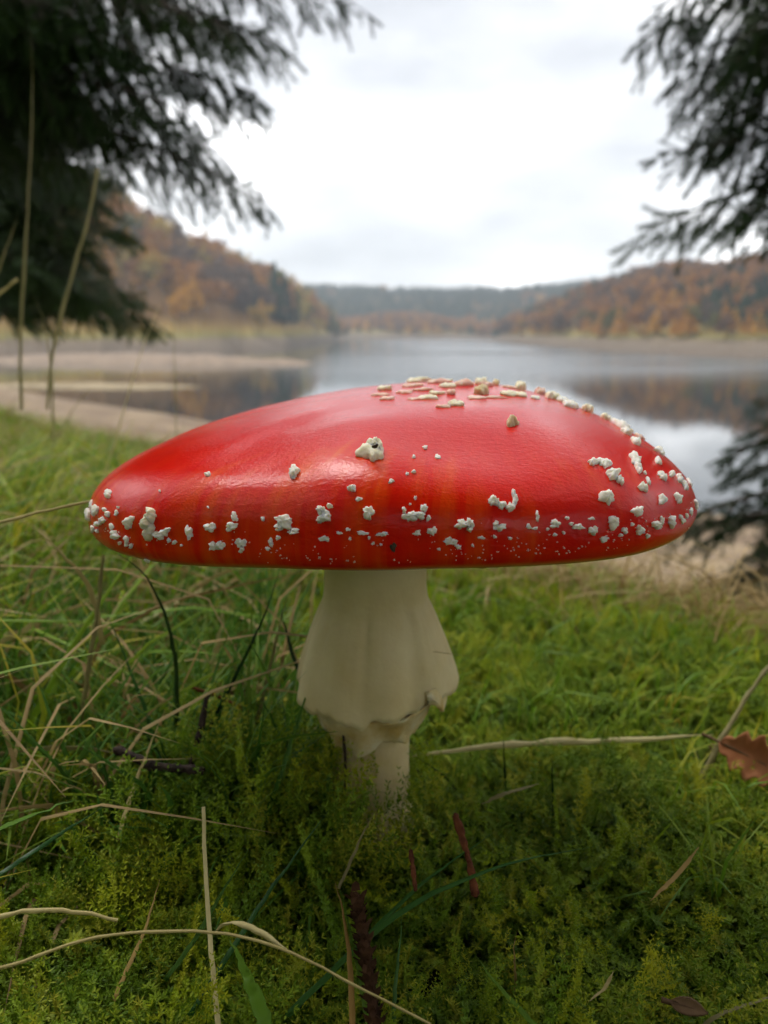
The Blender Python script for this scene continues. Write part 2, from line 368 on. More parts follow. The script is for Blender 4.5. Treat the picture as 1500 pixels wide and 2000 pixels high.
# lake bed reaching past the hills, and the water
q = 1
bedm = rough_mat('lake_bed_mud', [(.3, (.05, .04, .03)), (.7, (.09, .07, .05))], .05)
tag(obj('ground', mesh('ground', [(-1480, -100, -14), (1480, -100, -14), (1480, 1880, -14), (-1480, 1880, -14)], np.array([[0, 1, 2, 3]]), bedm)), kind='structure')
tag(obj('lake_water', mesh('lake_water', [(-1470, -90, ZW), (1470, -90, ZW), (1470, 1870, ZW), (-1470, 1870, ZW)], np.array([[0, 1, 2, 3]]), M['water'])), kind='structure')

# ------------------------------------------------------------------ hills round the lake (shoreline and skyline read from the photograph, at real distances)
def hill(name, tab, ridge, seed, tree_h, n_az=220, n_d=70):
    """tab rows: (image x, shore distance m, skyline image y); returns height lookup data"""
    tab = np.array(tab, float)
    azs = np.array([az_px(p) for p in tab[:, 0]])
    az = np.linspace(azs[0], azs[-1], n_az)
    d0 = np.interp(az, azs, tab[:, 1]); sky_y = np.interp(az, azs, tab[:, 2])
    el = np.arctan((645 - sky_y) / FPX)                 # elevation over the horizon
    d0 = d0 * (1 + .10 * fbm(az * 40, az * 0 + seed, seed))
    hgt = np.maximum((d0 + ridge) * np.tan(el) + CAM[2] - ZW - tree_h, .5)
    t = np.linspace(-.08, 2.2, n_d)[None]
    d = d0[:, None] + ridge * t
    prof = np.where(t < 0, 25 * t, np.where(t < 1, 0, 0))
    mud = np.clip(t / .10, 0, 1) * np.minimum(3.0, hgt[:, None] * .5)
    rise = (hgt[:, None] - np.minimum(3.0, hgt[:, None] * .5)) * np.sin(np.clip((t - .14) / .86, 0, 1) * np.pi / 2) ** 1.15
    z = ZW + prof + mud + rise
    z = np.where(t > 1, (z - ZW) * (1 - .35 * (t - 1)) + ZW, z)
    x = d * np.sin(az)[:, None]; y = d * np.cos(az)[:, None]
    z = z + np.clip((t - .14) * 4, 0, 1) * np.minimum(hgt[:, None] * .16, 9) * fbm(x / 60, y / 60, seed + 3, 4)
    v = np.stack([x, y + CAM[1], z], -1)
    i = np.arange(n_az - 1)[:, None] * n_d; j = np.arange(n_d - 1)[None]
    f = np.stack([i + j, i + n_d + j, i + n_d + j + 1, i + j + 1], -1).reshape(-1, 4)
    tag(obj(name, mesh(name, v.reshape(-1, 3), f, M['hill'], True)), kind='structure')
    return dict(v=v, az=az, t=t[0], d0=d0, ridge=ridge)
H_left = hill('wooded_hill_left', [(-4200, 210, 330), (-500, 190, 330), (-150, 200, 340), (100, 240, 350), (245, 270, 392), (330, 290, 438), (400, 300, 466), (470, 320, 503), (520, 340, 528), (560, 360, 541), (600, 420, 566), (640, 520, 602), (662, 600, 632), (677, 640, 660)], 150, 11, 13, 420)
H_right = hill('wooded_hill_right', [(905, 640, 662), (930, 600, 650), (1000, 470, 612), (1060, 380, 590), (1120, 330, 568), (1170, 300, 551), (1250, 270, 534), (1310, 250, 529), (1345, 245, 535), (1400, 240, 528), (1450, 235, 516), (1500, 230, 506), (1700, 220, 470), (2000, 210, 440), (5700, 210, 440)], 260, 23, 10, 420)
H_far = hill('wooded_hill_far', [(380, 900, 580), (600, 800, 565), (680, 790, 564), (760, 780, 569), (850, 770, 571), (960, 760, 571), (1060, 760, 565), (1150, 760, 556), (1300, 780, 558), (1700, 800, 560)], 480, 37, 12)
H_mid = hill('wooded_spur', [(610, 720, 662), (650, 700, 640), (700, 690, 622), (760, 690, 612), (830, 690, 616), (900, 690, 628), (960, 700, 640), (1040, 720, 655)], 170, 41, 9)
def hill_point(Hh, az, t):
    a = np.interp(az, Hh['az'], np.arange(len(Hh['az']))); b_ = np.interp(t, Hh['t'], np.arange(len(Hh['t'])))
    i = np.clip(a.astype(int), 0, len(Hh['az']) - 2); j = np.clip(b_.astype(int), 0, len(Hh['t']) - 2)
    fa, fb = (a - i)[:, None], (b_ - j)[:, None]; v = Hh['v']
    return v[i, j] * (1 - fa) * (1 - fb) + v[i + 1, j] * fa * (1 - fb) + v[i, j + 1] * (1 - fa) * fb + v[i + 1, j + 1] * fa * fb

# scattering: one object of points, geometry nodes put a plant on each
def scatter(name, pos, rot, sc, idx, sources):
    me = mesh(name, pos, np.zeros((0, 3), int)) if False else bpy.data.meshes.new(name)
    me.vertices.add(len(pos)); me.vertices.foreach_set('co', np.asarray(pos, np.float32).reshape(-1))
    for k, ty, d in (('rot', 'FLOAT_VECTOR', rot), ('sc', 'FLOAT_VECTOR', sc)):
        a = me.attributes.new(k, ty, 'POINT'); a.data.foreach_set('vector', np.asarray(d, np.float32).reshape(-1))
    a = me.attributes.new('idx', 'INT', 'POINT'); a.data.foreach_set('value', np.asarray(idx, np.int32))
    o = obj(name, me)
    col = bpy.data.collections.new(name + '_plants')
    for k, s in enumerate(sources):
        so = bpy.data.objects.new('%s_plant_%02d' % (name, k), s); col.objects.link(so)
    ng = bpy.data.node_groups.new(name + '_nodes', 'GeometryNodeTree')
    ng.interface.new_socket('Geometry', in_out='INPUT', socket_type='NodeSocketGeometry')
    ng.interface.new_socket('Geometry', in_out='OUTPUT', socket_type='NodeSocketGeometry')
    gi = ng.nodes.new('NodeGroupInput'); go = ng.nodes.new('NodeGroupOutput')
    ip = ng.nodes.new('GeometryNodeInstanceOnPoints'); ci = ng.nodes.new('GeometryNodeCollectionInfo')
    ci.inputs['Collection'].default_value = col; ci.inputs['Separate Children'].default_value = True; ci.inputs['Reset Children'].default_value = True
    ip.inputs['Pick Instance'].default_value = True
    def na(nm, ty):
        n = ng.nodes.new('GeometryNodeInputNamedAttribute'); n.data_type = ty; n.inputs['Name'].default_value = nm
        return n.outputs['Attribute']
    ng.links.new(gi.outputs[0], ip.inputs['Points']); ng.links.new(ci.outputs[0], ip.inputs['Instance'])
    ng.links.new(na('idx', 'INT'), ip.inputs['Instance Index']); ng.links.new(na('rot', 'FLOAT_VECTOR'), ip.inputs['Rotation']); ng.links.new(na('sc', 'FLOAT_VECTOR'), ip.inputs['Scale'])
    ng.links.new(ip.outputs[0], go.inputs[0])
    md = o.modifiers.new('plants', 'NODES'); md.node_group = ng
    return o

# far trees: a trunk and a crown of leaf tufts with gaps
FT = {}
for nm, stops in dict(larch=[(.1, (.28, .12, .012)), (.5, (.42, .19, .018)), (1, (.50, .26, .025))], birch=[(.1, (.24, .15, .02)), (.5, (.34, .21, .03)), (1, (.30, .24, .05))],
                      rust=[(.1, (.16, .065, .018)), (.5, (.24, .10, .025)), (1, (.30, .14, .035))], bare=[(.1, (.075, .045, .035)), (.5, (.11, .07, .05)), (1, (.15, .09, .06))],
                      dark=[(.1, (.010, .028, .016)), (.5, (.016, .042, .022)), (1, (.03, .06, .028))], olive=[(.1, (.05, .06, .014)), (.5, (.085, .09, .018)), (1, (.13, .11, .03))]).items():
    FT[nm] = leaf_mat('far_' + nm, stops, .7, .25, .25, .15)
def crown_mesh(kind, h, rad, n, seed, base=.18):
    g = np.random.default_rng(seed); pts = []
    if kind == 'cone':
        t = g.random(n) ** .75; zc = h * (base + (1 - base) * (1 - t)) ; rr = rad * t ** .85 * (.45 + .6 * g.random(n)); a = g.random(n) * 6.283
        rr = rr * (1 + .25 * np.sin(a * 3 + zc))
        P = np.stack([rr * np.cos(a), rr * np.sin(a), zc], -1)
        D = np.stack([np.cos(a), np.sin(a), -.55 + .3 * g.normal(size=n)], -1); s = h * (.030 + .03 * g.random(n)) * (.5 + .7 * t)
    else:
        k = 9; c = g.normal(size=(k, 3)) * [rad * .42, rad * .42, h * .17] + [0, 0, h * .62]
        w_ = g.integers(0, k, n); u = g.normal(size=(n, 3)); u /= np.linalg.norm(u, axis=1)[:, None]
        P = c[w_] + u * (g.random(n) ** .4)[:, None] * [rad * .45, rad * .45, h * .16]
        D = u + g.normal(size=(n, 3)) * .5; s = h * (.028 + .035 * g.random(n))
    B_ = basis_from_dir(D + 1e-6, g.random(n) * 6.283)
    tv = np.array([(-.7, 0, -.5), (.6, .15, -.7), (.8, 0, .5), (-.3, -.15, .9)]); tf = np.array([[0, 1, 2], [0, 2, 3]])
    return instanced(tv, tf, P, B_, s)
def trunk_mesh(h, r, top=.85):
    P = np.stack([np.zeros(6), np.zeros(6), np.linspace(-.6, h * top, 6)], -1)
    return tube(P, np.linspace(r, r * .15, 6), 6)
def far_tree_mesh(nm, kind, h, rad, n, seed):
    mb = MB(); v, f = trunk_mesh(h, h * .018); mb.add(v, f); nt_ = len(f)
    v, f = crown_mesh(kind, h, rad, n, seed); mb.add(v, f)
    me = mb.me(nm, FT[nm]); return me
src = []; kinds = []
for nm, kind, wd in (('larch', 'cone', .27), ('birch', 'round', .30), ('rust', 'round', .33), ('bare', 'round', .30), ('dark', 'cone', .20), ('olive', 'round', .32)):
    for k in range(2):
        src.append(far_tree_mesh(nm, kind, 1.0, wd * (1 + .15 * k), 230, 50 + len(src))); kinds.append(nm)
KI = {nm: [i for i, k in enumerate(kinds) if k == nm] for nm in FT}
def wood(name, Hh, n, h, seed, mixf, label, tmin=.16, tmax=1.25, azr=None):
    g = np.random.default_rng(seed)
    lo, hi = (Hh['az'][0], Hh['az'][-1]) if azr is None else azr
    az = lo + (hi - lo) * g.random(n); t = tmin + (tmax - tmin) * g.random(n) ** .8
    P = hill_point(Hh, az, t)
    nz_ = fbm(P[:, 0] / 70, P[:, 1] / 70, seed, 3); nz2 = fbm(P[:, 0] / 40, P[:, 1] / 40, seed + 9, 3)
    idx = np.zeros(n, int)
    for i_ in range(n):
        nm = mixf(az[i_], t[i_], nz_[i_], nz2[i_], g.random()); idx[i_] = KI[nm][g.integers(0, 2)]
    s = h * (.7 + .5 * g.random(n)); s = np.stack([s * (.9 + .3 * g.random(n)), s, s], -1); s[:, 1] = s[:, 0]
    keep = P[:, 2] > ZW + 1.5
    rot = np.zeros((n, 3)); rot[:, 2] = g.random(n) * 6.283
    o = scatter(name, P[keep], rot[keep], s[keep], idx[keep], src)
    tag(o, label, 'woodland', kind='stuff')
def mix_left(az, t, a, b_, r):
    if b_ < -.17: return 'bare'
    if a > .10: return 'rust' if r < .7 else 'larch'
    if a < -.12: return 'olive' if r < .5 else 'birch'
    return ('larch', 'larch', 'larch', 'birch', 'rust', 'olive')[int(r * 6)]
def mix_right(az, t, a, b_, r):
    if a + .25 * (t - .62) > .06: return 'dark' if r < .85 else 'rust'
    if b_ > .10: return 'bare' if r < .7 else 'rust'
    if t < .32: return ('larch', 'rust', 'olive', 'larch', 'bare')[int(r * 5)]
    return ('larch', 'rust', 'bare', 'rust', 'larch', 'bare')[int(r * 6)]
def mix_far(az, t, a, b_, r):
    if t > .22 and a > -.22: return 'dark'
    return ('rust', 'larch', 'bare', 'dark')[int(r * 4)]
def mix_mid(az, t, a, b_, r):
    return ('larch', 'rust', 'bare', 'larch', 'rust', 'dark')[int(r * 6)]
wood('woodland_left', H_left, 1900, 13, 3, mix_left, 'orange and rust autumn wood covering the steep hill beside the spruces', .30)
wood('woodland_right', H_right, 6200, 10, 5, mix_right, 'brown and dark green autumn wood on the long hill across the lake')
wood('woodland_far', H_far, 3600, 15, 6, mix_far, 'hazy blue dark conifer wood on the most distant plateau', .10, 1.15)
wood('woodland_spur', H_mid, 1100, 10, 8, mix_mid, 'pale hazy orange wood on the low spur below the distant plateau', .08, 1.2)

def hill_tree(name, px, t, h, rad, kind, fm, label, seed, n=600):
    P = hill_point(H_left, np.array([az_px(px)]), np.array([t]))[0]
    o = empty(name, P); tag(o, label, 'tree', 'single trees on the hill beside the lake')
    v, f = trunk_mesh(h, h * .018); obj('trunk', mesh('trunk', v, f, M['bark']), o, P).location = (0, 0, 0)
    v, f = crown_mesh(kind, h, rad, n, seed, .10); obj('crown', mesh('crown', v, f, FT[fm]), o, P).location = (0, 0, 0)
for a in [('conifer', 549, .34, 28, 4.2, 'cone', 'dark', 'tall dark green conifer, tallest on the orange hillside'),
          ('conifer', 566, .30, 25, 4.6, 'cone', 'dark', 'broad dark conifer beside the tallest one on the hillside'),
          ('conifer', 581, .33, 22, 3.6, 'cone', 'dark', 'shorter dark conifer at the lakeward end of its row'),
          ('conifer', 506, .42, 17, 3.2, 'cone', 'dark', 'small dark conifer standing among rusty larches uphill of the yellow birch'),
          ('conifer', 649, .30, 23, 4.2, 'cone', 'olive', 'lone pointed conifer at the very tip of the headland'),
          ('birch', 519, .22, 13, 5.2, 'round', 'birch', 'round yellow birch on the open shore slope before dark conifers'),
          ('birch', 378, .26, 12, 5.0, 'round', 'larch', 'golden orange rounded tree above the green meadow strip'),
          ('birch', 625, .22, 13, 4.6, 'round', 'birch', 'yellow bushy tree by the waterside near the headland tip'),
          ('broadleaf_tree', 527, .85, 15, 6.0, 'round', 'rust', 'red broadleaf tree on the hill crest above the conifers'),
          ('broadleaf_tree', 664, .24, 14, 4.8, 'round', 'olive', 'olive brown tree overhanging the water at the headland end'),
          ('broadleaf_tree', 262, .60, 15, 6.0, 'round', 'larch', 'bright orange tree high on the slope behind the big spruce')]:
    hill_tree(*a, seed=a[1])

# two low sand spits running out from the far left shore
def spit(name, px, py, length, wid, hgt, yaw, stops, seed):
    d = (CAM[2] - ZW) / ((py - 645) / FPX); az = az_px(px)
    c = np.array([d * math.sin(az), d * math.cos(az), ZW])
    n, m_ = 40, 14
    u = np.linspace(-1, 1, n)[:, None]; v_ = np.linspace(-1, 1, m_)[None]
    wv = wid * np.sqrt(np.maximum(1 - u * u, 0)) * (1 + .5 * fbm(u * 3 + 20, u * 0 + seed, seed)) + .01
    x = u * length; y = v_ * wv
    z = hgt * (1 - v_ ** 2) * np.sqrt(np.maximum(1 - u * u, 0)) + hgt * .5 * fbm(x / 4, y / 4, seed) - .3
    P = np.stack([x + 0 * v_, y, z], -1).reshape(-1, 3) @ rotz(yaw).T + c
    i = np.arange(n - 1)[:, None] * m_; j = np.arange(m_ - 1)[None]
    f = np.stack([i + j, i + m_ + j, i + m_ + j + 1, i + j + 1], -1).reshape(-1, 4)
    tag(obj(name, mesh(name, P, f, rough_mat(name + '_mat', stops, .5, .95), True)), kind='structure')
spit('sand_spit', 190, 745, 17, 5, .7, R(-6), [(.3, (.17, .13, .075)), (.7, (.28, .22, .13))], 2)
spit('mud_shore', 290, 703, 42, 11, 2.2, R(-14), [(.3, (.15, .11, .08)), (.7, (.23, .17, .12))], 6)

# ------------------------------------------------------------------ spruces
# a shoot: an axis with flat needles all round
def shoot_template(n, ln, nl, wd, seed):
    g = np.random.default_rng(seed); vs = []; fs = []
    for k in range(n):
        z = ln * (k + .5) / n; a = k * 2.4 + g.random() * .5; c, s = math.cos(a), math.sin(a)
        l = nl * (.8 + .4 * g.random()); p0 = np.array([0, 0, z]); tip = np.array([c * l * .8, s * l * .8, z + l * .62]); sd = np.array([-s, c, 0]) * wd / 2
        vs += [p0 - sd, p0 + sd, tip]; fs.append((3 * k, 3 * k + 1, 3 * k + 2))
    return np.array(vs), np.array(fs)
SH = shoot_template(30, 1.0, .19, .085, 1)
def spruce_branch(P, seed, spread=.45, twig=.10, droop=.5, dens=1.0, r0=.014, hang=.35):
    """limb along the points P, side twigs on both sides that hang, each set with needle shoots"""
    g = np.random.default_rng(seed); n = 24
    C = spline(P, n); ln = np.linalg.norm(np.diff(C, axis=0), axis=1).sum()
    wood_ = MB(); v, f = tube(C, np.linspace(r0, r0 * .15, n), 5); wood_.add(v, f)
    _, T, A, B = frames(C); pos = []; dr = []; sc = []
    m_ = int(ln / .055 * dens)
    for k in range(m_):
        t = .08 + .92 * (k + g.random()) / m_; q_ = min(t * (n - 1), n - 1.001); i = int(q_); p = C[i] + (C[i + 1] - C[i]) * (q_ - i)
        side = A[i] * (1 if k % 2 else -1)
        l = spread * ln ** .5 * (1.05 - t) ** .7 * (.55 + .6 * g.random()) + .06
        d = side * (.8 + .2 * g.random()) + T[i] * (.65 + .3 * g.random()) + np.array([0, 0, -1]) * hang * (.5 + g.random())
        d /= np.linalg.norm(d)
        e = p + d * l + np.array([0, 0, -droop * l * l * 1.2])
        c2 = spline([p, p + d * l * .55 + np.array([0, 0, -droop * l * l * .25]), e], 6)
        v, f = tube(c2, np.linspace(r0 * .28, r0 * .08, 6), 3); wood_.add(v, f)
        ns_ = max(3, int(l / (twig * .33)))
        for q2 in range(ns_):
            u = (q2 + g.random()) / ns_ * 5; i2 = min(int(u), 4); pp = c2[i2] + (c2[i2 + 1] - c2[i2]) * (u - i2)
            dd = c2[min(i2 + 1, 5)] - c2[i2]; dd = dd / (np.linalg.norm(dd) + 1e-9)
            pos.append(pp); dr.append(dd + g.normal(size=3) * .45 + np.array([0, 0, -.35 * droop * 2])); sc.append(twig * (.65 + .7 * g.random()))
        pos.append(e); dr.append(c2[-1] - c2[-2]); sc.append(twig)
    for u in np.linspace(.3, .999, int(ln / .04)):      # shoots on the limb itself
        i = min(int(u * (n - 1)), n - 2); pos.append(C[i]); dr.append(T[i] + g.normal(size=3) * .6); sc.append(twig)
    pos = np.array(pos); dr = np.array(dr) + 1e-6; B_ = basis_from_dir(dr, g.random(len(pos)) * 6.283)
    v, f = instanced(SH[0], SH[1], pos, B_, np.array(sc))
    return wood_, v, f
def add_branch(tree, P, seed, **k):
    wd, v, f = spruce_branch(P, seed, **k)
    b_ = obj('branch', wd.me('branch', M['bark']), tree)
    obj('needles', mesh('needles', v, f, M['needle']), b_)
def spruce_tree(name, x, y, h, label, limbs, crown_rad, z0, seed, n_crown=40, twig=.16, crown_from=None, dens=.75, trunk_r=.16, azr=None, lowbias=1.0):
    g = np.random.default_rng(seed); zb = float(zground(x, y)) - .05
    o = empty(name, (x, y, zb)); tag(o, label, 'tree', 'spruce trees on the bank')
    P = np.stack([np.full(9, x) + .05 * g.normal(size=9), np.full(9, y) + .05 * g.normal(size=9), np.linspace(zb - .1, zb + h, 9)], -1)
    v, f = tube(P, np.linspace(trunk_r, .02, 9) * np.r_[1.3, np.ones(8)], 10); obj('trunk', mesh('trunk', v, f, M['bark'], True), o)
    for k, b_ in enumerate(limbs): add_branch(o, b_[0], seed * 100 + k, **b_[1])
    if n_crown:                                         # the rest of the crown, one part
        mbw = MB(); VV = MB()
        zs = crown_from if crown_from is not None else z0
        for k in range(n_crown):
            t = (k + g.random()) / n_crown; z = zb + zs + (h - zs) * .96 * t ** lowbias
            a = k * 2.399 + g.random() * .6
            if azr is not None: a = azr[0] + (azr[1] - azr[0]) * g.random()
            l = (crown_rad * (1 - (z - zb) / h) + .12) * (.75 + .4 * g.random()); d = np.array([math.cos(a), math.sin(a), 0])
            p0 = np.array([x, y, z]); pts = [p0, p0 + d * l * .5 + [0, 0, -.10 * l], p0 + d * l + [0, 0, -.26 * l]]
            wd, v, f = spruce_branch(pts, seed * 977 + k, spread=.42, twig=twig, droop=.45, dens=dens, r0=.018)
            for vv, ff in zip(wd.v, wd.f[4]): pass
            nw = sum(len(a_) for a_ in wd.v); mbw.add(np.concatenate(wd.v), np.concatenate(wd.f[4]))
            VV.add(v, f)
        cr = obj('crown', VV.me('crown', M['needle']), o)
        obj('crown_limbs', mbw.me('crown_limbs', M['bark']), cr)['kind'] = 'stuff'
    return o
def limb(px, py, depth, trunk, z0, sag=.10, **k):
    tip = at(px, py, depth); p0 = np.array([trunk[0], trunk[1], z0]); l = np.linalg.norm(tip - p0)
    mid = p0 + (tip - p0) * .55 + np.array([0, 0, -sag * l * .3]); return ([p0, mid, tip + np.array([0, 0, .02])], k)
TA = (-2.75, 3.75)
big = dict(spread=.40, twig=.115, droop=.7, dens=1.7, r0=.020, hang=.6)
limbsA = [limb(698, 22, 4.3, TA, 2.2, .05, spread=.24, twig=.10, droop=.8, dens=.85, r0=.014, hang=.8),
          limb(515, 385, 4.1, TA, 1.75, .05, spread=.30, twig=.10, droop=.9, dens=1.6, r0=.016, hang=.7),
          limb(500, 190, 3.9, TA, 2.05, **big), limb(445, 60, 3.7, TA, 2.3, **big), limb(540, 90, 4.3, TA, 2.5, **big),
          limb(420, 300, 4.3, TA, 1.9, **big), limb(330, 210, 3.6, TA, 1.9, **big), limb(260, 90, 3.5, TA, 2.0, **big),
          limb(300, -40, 4.0, TA, 2.6, **big), limb(480, -60, 4.1, TA, 2.7, **big), limb(200, 250, 4.4, TA, 1.8, **big),
          limb(130, 30, 3.4, TA, 2.0, **big), limb(380, -120, 4.4, TA, 3.0, **big), limb(120, 330, 4.6, TA, 1.6, **big),
          limb(560, -90, 4.5, TA, 3.0, **big)]
spruce_tree('spruce_tree', TA[0], TA[1], 9.5, 'big dark spruce whose long drooping branches hang over the lake view', limbsA, 2.3, 2.2, 11, 60, .17, 2.6, .7)
TB = (-4.25, 8.3)
dense = spruce_tree('spruce_tree', TB[0], TB[1], 8.5, 'dense dark spruce with branches down to the tall dry grass', [], 2.1, .8, 12, 170, .20, 1.5, 1.0)
TC = (2.75, 3.1)
bigc = dict(spread=.32, twig=.11, droop=.9, dens=1.25, r0=.014, hang=.7)
limbsC = [limb(1265, 75, 3.4, TC, 1.9, .05, **bigc), limb(1290, 312, 3.3, TC, 1.25, .08, spread=.2, twig=.09, droop=.8, dens=.7, r0=.012),
          limb(1418, 428, 3.0, TC, .95, .08, spread=.2, twig=.09, droop=.8, dens=.8, r0=.012), limb(1490, 440, 3.1, TC, .85, .08, **bigc),
          limb(1340, 190, 3.5, TC, 1.6, .06, **bigc), limb(1310, 10, 3.6, TC, 2.1, .06, **bigc), limb(1390, 290, 3.2, TC, 1.3, .06, **bigc), limb(1430, 130, 3.0, TC, 1.5, .06, **bigc),
          limb(1450, 20, 3.3, TC, 1.9, .06, **bigc), limb(1350, -80, 3.5, TC, 2.3, .06, **bigc), limb(1490, 340, 3.4, TC, 1.2, .06, **bigc),
          limb(1400, 95, 3.2, TC, 1.7, .06, **bigc), limb(1430, 215, 3.3, TC, 1.4, .06, **bigc), limb(1360, 250, 3.5, TC, 1.45, .06, **bigc), limb(1460, 55, 3.0, TC, 1.7, .06, **bigc), limb(1330, 150, 3.6, TC, 1.7, .06, **bigc), limb(1470, 390, 3.3, TC, 1.0, .06, **bigc)]
spruce_tree('spruce_tree', TC[0], TC[1], 8.5, 'spruce with loose hanging sprays across the lake from the orange hill', limbsC, 1.9, 2.0, 13, 34, .15, 2.4, .55)
spruce_tree('young_spruce', 1.46, 2.55, 1.22, 'knee high young spruce rooted low on the bank by the water', [], .50, .15, 14, 30, .07, .12, 1.4, .012)
# the spruce whose shade the mushroom grows in stands behind the viewer
spruce_tree('spruce_tree', .5, -2.0, 9.5, 'tall spruce that shades the mossy ground before the mushroom', [], 3.6, 2.0, 15, 80, .22, 2.0, .56, lowbias=1.6)

# unseen copies of the dense spruce, added to block low sky behind the viewer
def copy_tree(src_o, loc, rz, sc, lab):
    c = src_o.copy(); COL.objects.link(c); c.location = loc; c.rotation_euler = (0, 0, rz); c.scale = (sc, sc, sc)
    tag(c, lab, 'tree', 'unseen spruces added up the bank')
    for ch in src_o.children:
        d = ch.copy(); COL.objects.link(d); d.parent = c
        for g2 in ch.children:
            e = g2.copy(); COL.objects.link(e); e.parent = d
wd_ = 'unseen dense spruce added up the bank behind the viewer'
for x_, y_, rz_, sc_, lab_ in ((-2.2, -7.5, 3.3, 1.15, wd_), (2.8, -11, 1.2, .8, wd_), (-7.5, -9.5, 2.7, .85, wd_), (8, -8, .4, .85, wd_),
                               (-6.5, -.6, 4.1, 1.0, 'unseen dense spruce added up the bank beside the one with long drooping branches'), (6.2, -1.2, 5.2, 1.0, 'unseen dense spruce added beside the one with loose hanging sprays')):
    copy_tree(dense, (x_, y_, float(zground(x_, y_)) - .3), rz_, sc_, lab_)

# ------------------------------------------------------------------ moss and turf
def leaf_tri(p0, d, side, l, wd, up, curl):            # a small keeled leaf, two faces
    m_ = p0 + d * l * .45 + up * curl * .4
    return [p0, m_ + side * wd / 2, p0 + d * l + up * curl, m_ - side * wd / 2]
def moss_star(seed, h, dense=1.0):
    """upright shoot in rings of recurved pointed leaves with a star at the tip"""
    g = np.random.default_rng(seed); vs = []; fs = []
    lean = g.normal(size=2) * .35; n = int(14 * dense)
    for k in range(n + 1):
        t = k / n; z = h * (.25 + .75 * t); c = np.array([lean[0] * z * t, lean[1] * z * t, z])
        m_ = 6 if t > .85 else 5; l = h * (.070 + .040 * math.sin(t * 3.14)) * (1.35 if t > .85 else 1); up = .25 if t < .9 else .75
        for q_ in range(m_):
            a = q_ * 6.283 / m_ + k * .9 + g.random() * .4; d = np.array([math.cos(a), math.sin(a), up + g.normal() * .2]); d /= np.linalg.norm(d)
            s_ = np.array([-math.sin(a), math.cos(a), 0]); L4 = leaf_tri(c, d, s_, l * (.8 + .4 * g.random()), l * .25, np.array([0, 0, 1.]), -l * .25 * (1 - t))
            b_ = len(vs); vs += L4; fs += [(b_, b_ + 1, b_ + 2), (b_, b_ + 2, b_ + 3)]
    P = np.array([[0, 0, 0], [lean[0] * h * .25, lean[1] * h * .25, h * .5], [lean[0] * h, lean[1] * h, h]])
    v, f = tube(P, h * .02, 3)
    f3 = np.concatenate([f[:, [0, 1, 2]], f[:, [0, 2, 3]]]) + len(vs)
    return np.concatenate([np.array(vs), v]), np.concatenate([np.array(fs), f3])
def moss_feather(seed, h):
    """arching frond with side branchlets, each set with tiny leaves"""
    g = np.random.default_rng(seed); vs = []; fs = []
    P = spline([(0, 0, 0), (.10 * h, 0, .55 * h), (.34 * h, .05 * h * g.normal(), .92 * h), (.62 * h, .08 * h * g.normal(), .98 * h)], 16)
    def leafset(C, l, m_):
        _, T, A, B = frames(C)
        for k in range(len(C)):
            for q_ in range(m_):
                a = q_ * 6.283 / m_ + k * 1.3; s_ = A[k] * math.cos(a) + B[k] * math.sin(a); d = s_ * .8 + T[k] * .7; d /= np.linalg.norm(d)
                L4 = leaf_tri(C[k], d, np.cross(d, T[k]), l * (.8 + .4 * g.random()), l * .5, T[k], 0)
                b_ = len(vs); vs.extend(L4); fs.extend([(b_, b_ + 1, b_ + 2), (b_, b_ + 2, b_ + 3)])
    leafset(P[3:], h * .05, 4); _, T, A, B = frames(P)
    for k in range(4, 15):
        for sd in (-1, 1):
            l = h * .22 * math.sin((k - 2) / 14 * 3.0) * (.7 + .5 * g.random()); d = A[k] * sd * .85 + T[k] * .55 + np.array([0, 0, .1])
            leafset(spline([P[k], P[k] + d * l * .6, P[k] + d * l + np.array([0, 0, -.12 * l])], 5), h * .036, 3)
    return np.array(vs), np.array(fs)
def grass_tuft(seed, n, h, wd, lean, spread):
    g = np.random.default_rng(seed); mb = MB()
    for k in range(n):
        a = g.random() * 6.283; l = h * (.5 + .7 * g.random()); b0 = np.array([g.normal() * spread, g.normal() * spread, 0]); d = np.array([math.cos(a), math.sin(a), 0]); le = lean * (.3 + 1.2 * g.random())
        P = spline([b0, b0 + d * l * le * .25 + [0, 0, l * .5], b0 + d * l * le * .9 + [0, 0, l * (.92 - .35 * le)]], 6)
        v, f = ribbon(P, wd * (.7 + .6 * g.random()) * np.array([.8, 1, 1, .85, .55, .06]), .2, np.array([-d[1], d[0], 0]) + g.normal(size=3) * .4); mb.add(v, f)
    return mb
moss_src = []
for k in range(4): v, f = moss_star(20 + k, .020); moss_src.append(mesh('moss', v, f, M['moss']))
for k in range(2): v, f = moss_star(30 + k, .018); moss_src.append(mesh('moss', v, f, M['lime']))
for k in range(2): v, f = moss_feather(40 + k, .030); moss_src.append(mesh('moss', v, f, M['moss']))
for k in range(2): v, f = moss_star(50 + k, .018, .8); moss_src.append(mesh('moss', v, f, M['mossbrown']))
v, f = moss_feather(60, .030); moss_src.append(mesh('moss', v, f, M['lime']))
def wedge(n, r0, r1, half, g, p=1.0):                   # even over the ground in front of the viewer
    r = np.sqrt(r0 ** 2 + (r1 ** 2 - r0 ** 2) * g.random(n) ** p); a = (g.random(n) * 2 - 1) * half
    return r * np.sin(a), CAM[1] + r * np.cos(a), r
